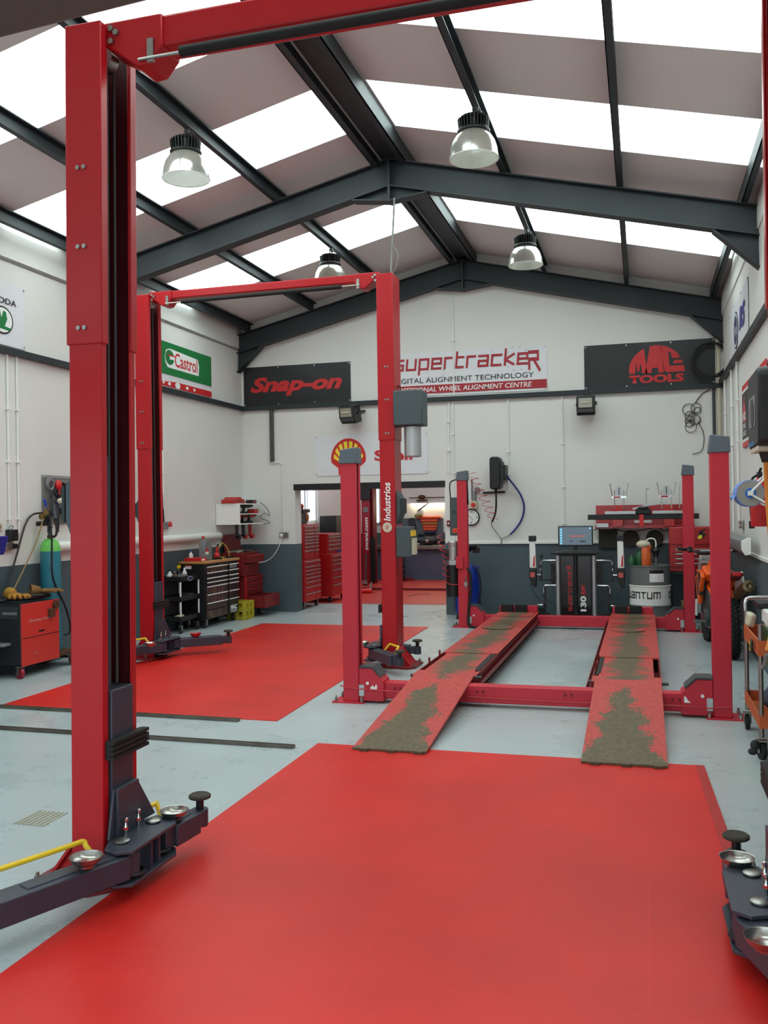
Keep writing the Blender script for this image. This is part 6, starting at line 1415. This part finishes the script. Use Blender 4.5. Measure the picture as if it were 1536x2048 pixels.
decal('warning_label', rect(-.12, .845, -.02, .90), basis((0, -.5405, 0), (1, 0, 0), (0, 0, 1)), PR_WHITE, t); decal('warning_label_band', rect(-.12, .885, -.02, .90), basis((0, -.5408, 0), (1, 0, 0), (0, 0, 1)), PR_RED, t)
for x in (-.14, .14):
    for y in (-.46, .46): caster(t, x, y, .055, BLACK, .035)
t = T('oil_jug', 'grey oil jug with red cap and labels on the wooden top', 'jug', (-6.10, 11.98, .95))
G().prism([(-.115, 0), (.115, 0), (.115, .20), (.10, .29), (-.01, .30), (-.045, .285), (-.05, .32), (-.085, .32), (-.09, .28), (-.115, .24)], 'x', -.05, .05).obj('body', GREY, t, bev=.012)
G().torus((0, .062, .215), .045, .018, (1, 0, 0), 20, 8).obj('handle', GREY, t)
G().cyl((0, -.067, .32), (0, -.067, .35), .022, n=16).obj('cap', PR_RED, t)
decal('red_label', rect(-.10, .13, -.01, .17), basis((.0505, 0, 0), (0, 1, 0), (0, 0, 1)), PR_RED, t); decal('white_label', rect(-.10, .09, -.01, .128), basis((.0505, 0, 0), (0, 1, 0), (0, 0, 1)), PR_WHITE, t)
o = G().box(-6.28, -6.02, 11.68, 11.86, .95, 1.0).obj('product_box', PR_RED, bev=.004); tag(o, 'flat red product box at the near end of the wooden top', 'box'); G().box(-6.02, -6.018, 11.70, 11.80, .96, .985).obj('white_print', PR_WHITE, o)
bottle((-6.24, 11.80, 1.0), 'white bottle with blue cap standing on the red product box', WHITEPL, .03, .08, mat('blue_cap', (90, 130, 200), .5))
t = T('grease_gun', 'red air gun with a yellow coiled hose on the wooden top', 'air gun', (-6.10, 12.40, .95)); G().ball((0, -.06, .05), .05, sc=(1, 1.1, 1)).bar((0, -.06, .08), (0, -.02, .17), .025).cyl((0, -.02, .16), (.0, -.10, .13), .012, n=8).obj('body', PR_RED, t); G().cyl((0, -.02, .17), (0, -.02, .22), .014, n=8).obj('coupling', BLACK, t)
o = G().tube([(-6.11, 12.42, 1.10), (-6.1, 12.5, 1.18), (-6.1, 12.62, 1.15), (-6.08, 12.70, 1.05), (-6.08, 12.72, .965)], .008, 8).tube([(-6.08, 12.72, .965), (-6.16, 12.62, .962), (-6.2, 12.5, .96)], .008, 8).obj('yellow_hose', mat('dull_yellow_hose', (196, 164, 70), .5)); tag(o, 'short yellow air hose arching over the wooden top', 'air hose')
for i, (y, lab) in enumerate(((12.22, 'black socket driver lying in the middle of the wooden top'), (12.66, 'black grip of a tool at the far end of the wooden top'))):
    o = G().bar((-6.06, y - .07, .965), (-6.0, y + .07, .965), .03, .03).cyl((-6.06, y - .07, .965), (-6.07, y - .12, .965), .010, n=8).obj('hand_tool', BLACK); tag(o, lab, 'hand tool')
# old red tool chests by the corner
t = T('tool_chest', 'old dark red tool chest with its lid open, stacked on a red roller cabinet', 'tool chest', (-6.1, 13.3, .64))
G().box(-.24, .12, -.30, .30, 0, .37).obj('body', REDDARK, t, bev=.006)
for k in range(2):
    d = G().box(.12, .135 + (.09 if k == 1 else 0), -.27, .27, .06 + .15 * k, .18 + .15 * k).obj('drawer', REDDARK, t, bev=.003); G().box(.135 + (.09 if k else 0), .148 + (.09 if k else 0), -.26, .26, .165 + .15 * k, .18 + .15 * k).obj('handle', REDTOOL, d)
ld = G().obox((-.20, 0, .50), (.025, .58, .30), (0, -.12, 0)).obj('lid', REDDARK, t, bev=.004)
g = G(); random.seed(5)
for i in range(16): g.bar((-.2 + random.random() * .28, -.27 + random.random() * .5, .375 + random.random() * .02), (-.2 + random.random() * .28, -.27 + random.random() * .5, .385 + random.random() * .02), .018)
q = g.obj('loose_tools', STEEL); q.location = (-6.1, 13.3, .64); tag(q, 'jumble of loose steel hand tools in the open dark red chest', 'tools', None, 'stuff')
t = T('roller_cabinet', 'dark red roller cabinet with its bottom drawer pulled out, left of the opening', 'tool cabinet', (-6.08, 13.37, 0))
G().box(-.27, .10, -.33, .36, .11, .635).obj('carcass', REDDARK, t, bev=.006)
G().box(.10, .115, -.33, -.27, .11, .635).obj('corner_post', REDTOOL, t)
for z0, z1 in ((.54, .62), (.45, .53), (.35, .44)):
    d = G().box(.10, .118, -.25, .34, z0, z1).obj('drawer', REDDARK, t, bev=.003); G().box(.118, .128, -.24, .33, z1 - .015, z1).obj('handle', REDTOOL, d)
d = G().box(.10, .40, -.24, -.23, .14, .33).box(.10, .40, .32, .33, .14, .33).box(.39, .405, -.25, .34, .14, .34).box(.10, .40, -.24, .33, .14, .15).obj('drawer', REDDARK, t, bev=.003)
for x in (-.22, .06):
    for y in (-.28, .30): caster(t, x, y, .05, BLACK, .03)
t = T('bottle_crate', 'yellow plastic bottle crate on the floor between the black and red cabinets', 'crate', (-5.98, 12.892, 0))
g = G()
for (x0, x1, y0, y1) in ((-.13, .13, -.15, -.138), (-.13, .13, .138, .15), (-.13, -.118, -.15, .15), (.118, .13, -.15, .15)):
    g.box(x0, x1, y0, y1, 0, .05).box(x0, x1, y0, y1, .12, .19).box(x0, x1, y0, y1, .24, .28)
for x in (-.124, 0, .124):
    for y in (-.144, 0, .144):
        if x or y: g.box(x - .025, x + .025, y - .025, y + .025, 0, .28)
g.box(-.13, .13, -.15, .15, 0, .012); g.obj('shell', YELCRATE, t, bev=.003)
# ---------------------------------------------------------------- second bay behind the opening
def tall_cab(x0, x1, y0, y1, z0, z1, name, label, rows, cols, face='x'):
    t = T(name, label, 'tool cabinet', (x1, (y0 + y1) / 2, z0)); w = y1 - y0
    G().box(x0 - x1, 0, -w / 2, w / 2, 0, z1 - z0).obj('carcass', REDTOOL, t, bev=.006)
    edges_ = cols; h = z1 - z0
    for a, b in rows:
        for c, d in edges_:
            q = G().box(0, .014, -w / 2 + c * w, -w / 2 + d * w, a * h, b * h).obj('drawer', REDTOOL, t, bev=.003)
            G().box(.014, .026, -w / 2 + c * w + .02, -w / 2 + d * w - .02, b * h - .018, b * h - .004).obj('handle', ALU, q)
    return t
two = ((.03, .64), (.67, .97))
b_ = tall_cab(-6.0, -5.44, 14.24, 15.02, .12, .82, 'roller_cabinet', 'tall red roller cabinet just inside the opening, lower half of a stack', [(.02, .20), (.22, .36), (.38, .48), (.50, .58), (.60, .67), (.69, .76), (.78, .85), (.87, .97)], two)
for x in (-.5, -.06):
    for y in (-.32, .32): 
        c = caster(b_, x, y, .05, BLACK, .035); c.location.z = -.12
tall_cab(-5.98, -5.46, 14.27, 15.0, .82, 1.42, 'tool_chest', 'red many-drawered top chest stacked on the tall cabinet inside the opening', [(.03, .27), (.30, .38), (.40, .48), (.50, .57), (.59, .66), (.68, .75), (.77, .85), (.87, .95)], two)
c_ = tall_cab(-5.95, -5.37, 15.42, 16.22, .11, .87, 'roller_cabinet', 'shorter red roller cabinet behind the tall stack in the second bay', [(.02, .27), (.29, .45), (.47, .63), (.65, .76), (.78, .86), (.88, .96)], ((.04, .96),))
for x in (-.5, -.06):
    for y in (-.34, .34):
        c = caster(c_, x, y, .048, BLACK, .035); c.location.z = -.11
decal('white_sticker', [(0, 0), (.06, .02), (.05, .10), (.0, .08)], basis((.015, .1, .46), (0, 1, 0), (0, 0, 1)), PR_WHITE, c_)
tall_cab(-5.95, -5.46, 15.46, 16.18, .87, 1.235, 'tool_chest', 'red top chest on the shorter roller cabinet in the second bay', [(.05, .25), (.28, .46), (.49, .66), (.69, .84), (.86, .96)], ((.04, .96),))
o = G().cyl((-5.44, 16.0, .872), (-5.44, 16.0, .91), .04, n=14).obj('tape_roll', BLUE); tag(o, 'small blue tape roll on the ledge of the shorter red cabinet', 'tape')
t = T('machine', 'dark machine heap with yellow parts on top of the tall red chest', 'machine', (-5.75, 14.62, 1.42))
G().box(-.2, .15, -.3, .2, 0, .2).box(-.1, .25, -.25, .1, .2, .26).cyl((.05, -.1, .26), (.05, .15, .26), .06, n=14).obj('body', BLACK, t, bev=.01)
G().ball((.1, .22, .12), .08, sc=(1, 1, 1.3)).obj('wooden_block', WOOD, t); G().ball((.1, .05, .31), .05).obj('red_cap', PR_RED, t)
# third lift column with the web address
t = T('two_post_lift', 'dark red lift column lettered swsni.com in the second bay', 'vehicle lift', (-5.80, 19.1, .055))
G().prism([(-.10, -.13), (.09, -.13), (.09, -.10), (.0, -.09), (.0, .09), (.09, .10), (.09, .13), (-.10, .13)], 'z', 0.0, 3.3).obj('column', mat('maroon_lift', (150, 22, 44), .4, 0, .05), t, bev=.006)
G().box(-.125, .11, -.17, -.12, 1.82, 2.35).obj('motor_cover', BLACK, t, bev=.01)
G().box(.14, .17, -.12, .12, .02, 3.3).obj('post_edge', REDDARK, t)
text('lettering', 'swsni.com', .72, .085, basis((.045, -.131, .72), (0, 0, 1), (-1, 0, 0)), PR_WHITE, t, bold=.03, shear=.2)
G().box(-.06, .05, -.14, -.13, 1.55, 1.66).obj('badge', GREY, t, bev=.01)
G().box(.10, .20, -.2, -.1, .05, 1.0).obj('carriage', BLACK, t)
G().box(-.16, .16, -.2, .2, 0, .02).obj('base_plate', REDDARK, t)
# trolley jack
t = T('floor_jack', 'low grey trolley jack standing before the maroon column', 'jack', (-5.42, 17.6, 0), .25)
for x in (-.12, .12): G().prism([(-.35, .05), (.35, .05), (.35, .14), (.1, .19), (-.30, .12)], 'x', x - .01, x + .01).obj('side_plate', GREY, t)
G().bar((0, .3, .12), (0, -.28, .22), .10, .05).lathe([(.06, 0), (.065, .03), (.05, .035)], (0, -.28, .22), 18).obj('lift_arm', STEEL, t)
G().cyl((-.15, -.34, .05), (.15, -.34, .05), .05, n=16).obj('front_roller', PR_RED, t)
for x in (-.1, .1): caster(t, x, .34, .05, BLACK)
G().bar((0, .3, .15), (.0, .50, .75), .035).obj('handle', BLACK, t)
# scissor platform with red top, recessed cover in the floor
o = G().box(-6.3, -2.6, 18.02, 20.1, 0, .055).obj('lift_platform', MATRED2, bev=.01); tag(o, 'wide low orange red platform on the floor before the workbench', 'platform')
G().box(-6.3, -2.6, 17.99, 18.02, 0, .05).obj('front_edge', REDDARK, o)
g = G().bar((-4.29, 16.72, .007), (-4.24, 17.16, .007), .02, .006).bar((-4.24, 17.16, .007), (-3.98, 17.18, .007), .02, .006); tag(g.obj('floor_hatch', BLACK), 'thin dark outline of a hatch in the red floor of the second bay', 'hatch')
o = G().prism([(-5.5, 19.75), (-4.95, 19.8), (-5.0, 19.9), (-5.5, 20.0)], 'z', .055, .12).obj('creeper_board', REDDARK); tag(o, 'dark red creeper board lying on the platform', 'creeper')
# workbench with parts
t = T('workbench', 'long slate grey workbench with a steel top against the far wall', 'workbench', (-4.5, 20.55, 0))
G().box(-1.8, 1.9, -.30, .30, 0.0, .745).obj('front_panel', mat('bench_slate', (84, 92, 112), .45), t)
G().box(-1.82, 1.92, -.40, .33, .745, .83).obj('steel_top', STEEL, t, bev=.006)
t = T('gearbox', 'black and silver gearbox lying at the right end of the workbench', 'gearbox', (-4.58, 20.3, .83))
G().cyl((-.16, 0, .09), (.02, 0, .10), .10, .075, n=20).cyl((.02, 0, .10), (.25, 0, .08), .06, .045, n=16).ball((.08, 0, .10), .08).cyl((-.2, 0, .09), (-.16, 0, .09), .11, n=20).obj('casing', BLACK, t)
G().cyl((-.17, -.11, .09), (-.12, -.11, .12), .04, n=12).ball((.12, -.07, .07), .03).obj('bright_parts', ALU, t)
random.seed(11)
for i, (x, lab) in enumerate(((-5.25, 'small black part at the left end of the workbench top'), (-5.05, 'silver housing on the workbench beside the black gearbox parts'), (-4.86, 'black cast part next to the gearbox on the workbench'))):
    o = G().box(-.06, .06, -.05, .05, 0, .06).cyl((0, 0, .06), (0, 0, .10), .04, n=12).cyl((.07, 0, .03), (.12, 0, .03), .02, n=10).obj('machine_part', ALU if i == 1 else BLACK, bev=.006); o.location = (x, 20.3, .83); tag(o, lab, 'part')
t = T('pegboard', 'grey tool panel on the far wall above the workbench', 'tool panel', (-4.75, Y2 - .006, 1.2)); G().box(-.75, .25, -.02, 0, -.33, .25).obj('board', GREYCAP, t)
G().box(-.75, .25, -.10, -.02, -.29, -.27).obj('ledge', BLACK, t)
for i, (z, w_, dx, m) in enumerate(((1.46, .56, .0, ORANGE), (1.385, .40, -.0, ORANGE), (1.315, .36, .01, mat('brown_roll', (176, 110, 60), .7)), (1.245, .33, .01, ORANGE), (1.18, .30, .01, ORANGE), (1.115, .25, .01, mat('navy_roll', (40, 48, 84), .7)))):
    nm = ('topmost', 'second from the top', 'brown third', 'fourth', 'fifth', 'navy lowest')[i]
    rm = mat('dull_orange_roll', (222, 92, 56), .7) if 'dull_orange_roll' not in bpy.data.materials else bpy.data.materials['dull_orange_roll']
    o = G().cyl((-4.82 + dx - w_ / 2, Y2 - .07, z), (-4.82 + dx + w_ / 2, Y2 - .07, z), .036, n=14).obj('cloth_roll', m if i in (2, 5) else rm, bev=.004); tag(o, '%s roll in the column of orange rolls above the workbench' % nm, 'roll', 'rolls on the far tool panel')
t = T('glove_bin', 'clear bag and yellow gloves hung over the orange rolls', 'gloves', (-5.03, Y2 - .06, 1.48)); G().ball((0, -.02, .12), .09, sc=(1, .5, 1.1)).obj('clear_bag', WHITEPL, t); G().ball((-.02, -.04, .04), .09, sc=(1, .5, .6)).ball((-.09, -.04, .03), .05).obj('gloves', mat('khaki_gloves', (150, 140, 90), .8), t)
t = T('spanner_rack', 'black rack of spanners hung on the far tool panel', 'spanner rack', (-5.24, Y2 - .03, 1.18)); 
for i in range(7): G().bar((-.10 - .0 + .006 * i * 0, 0, .02 + .04 * i), (.12 - .012 * i, 0, .02 + .04 * i), .012, .018).obj('spanner', BLACK, t)
G().bar((-.05, .01, 0), (-.02, .01, .29), .015).bar((.09, .01, 0), (.03, .01, .29), .015).obj('rack_rail', BLACK, t)
o = G().cyl((-5.1, Y2 - .05, 1.055), (-4.98, Y2 - .05, 1.055), .03, n=12).cyl((-4.98, Y2 - .05, 1.055), (-4.66, Y2 - .05, 1.06), .012, n=8).obj('breaker_bar', BLACK); tag(o, 'long black handled bar hung below the cloth rolls', 'bar')
o = G().box(-5.30, -5.20, Y2 - .12, Y2 - .02, .93, 1.0).obj('parts_bin', BLUE, bev=.006); tag(o, 'little blue bin on the ledge of the far tool panel', 'bin')
t = T('strip_light', 'glowing fluorescent strip light on the far wall above the workbench', 'strip light', (-4.4, Y2 - .08, 1.80)); G().box(-.9, 1.2, -.03, .08, .0, .05).obj('housing', WHITEPL, t); G().cyl((-.86, 0, -.022), (1.16, 0, -.022), .016, n=12).obj('tube', TUBE, t)
o = G().cyl((-5.3, Y2 - .06, 1.93), (-3.0, Y2 - .06, 1.93), .012, n=8).obj('wall_pipe', RUST); tag(o, 'brown pipe along the far wall above the strip light', 'pipe')
o = G().ball((-4.98, Y2 - .12, 1.94), .08, sc=(1.2, .6, .7)).box(-5.1, -4.86, Y2 - .16, Y2 - .04, 1.85, 1.88).obj('dust_cap', RUST); tag(o, 'dark cap resting on top of the strip light', 'cap')
o = G().cyl((-5.97, 16.3, 0.0), (-5.97, 16.3, 2.2), .01, n=6).obj('conduit_pipe', GREY); o.location = (-.38, .4, 0); tag(o, 'thin grey conduit on the side wall of the second bay', 'conduit')
t = T('tray_stack', 'dark stack of trays standing behind the maroon column', 'equipment', (-5.25, 19.6, .055)); 
for i in range(6): G().box(-.1, .12, -.1, .1, .02 + .13 * i, .13 + .13 * i).obj('tray', BLACK, t, bev=.006)
t = T('cabinet', 'dark grey cabinet half hidden between the red post and maroon column', 'cabinet', (-6.05, 17.55, 0)); G().box(-.25, .2, -.4, .4, 0, 1.05).obj('carcass', DGREY, t, bev=.008); G().box(-.2, .15, -.3, .3, 1.05, 1.55).obj('top_unit', BLACK, t, bev=.01)
for i, (p, s, lab) in enumerate((((-4.6, 17.0, 4.10), 2.0, 'a'), )):
    area_light('second_bay_fill', p, (0, 0, 0), 3.0, 4.5, 75, (1, .98, .95))  # unseen fill lamp added below the ceiling to brighten this bay
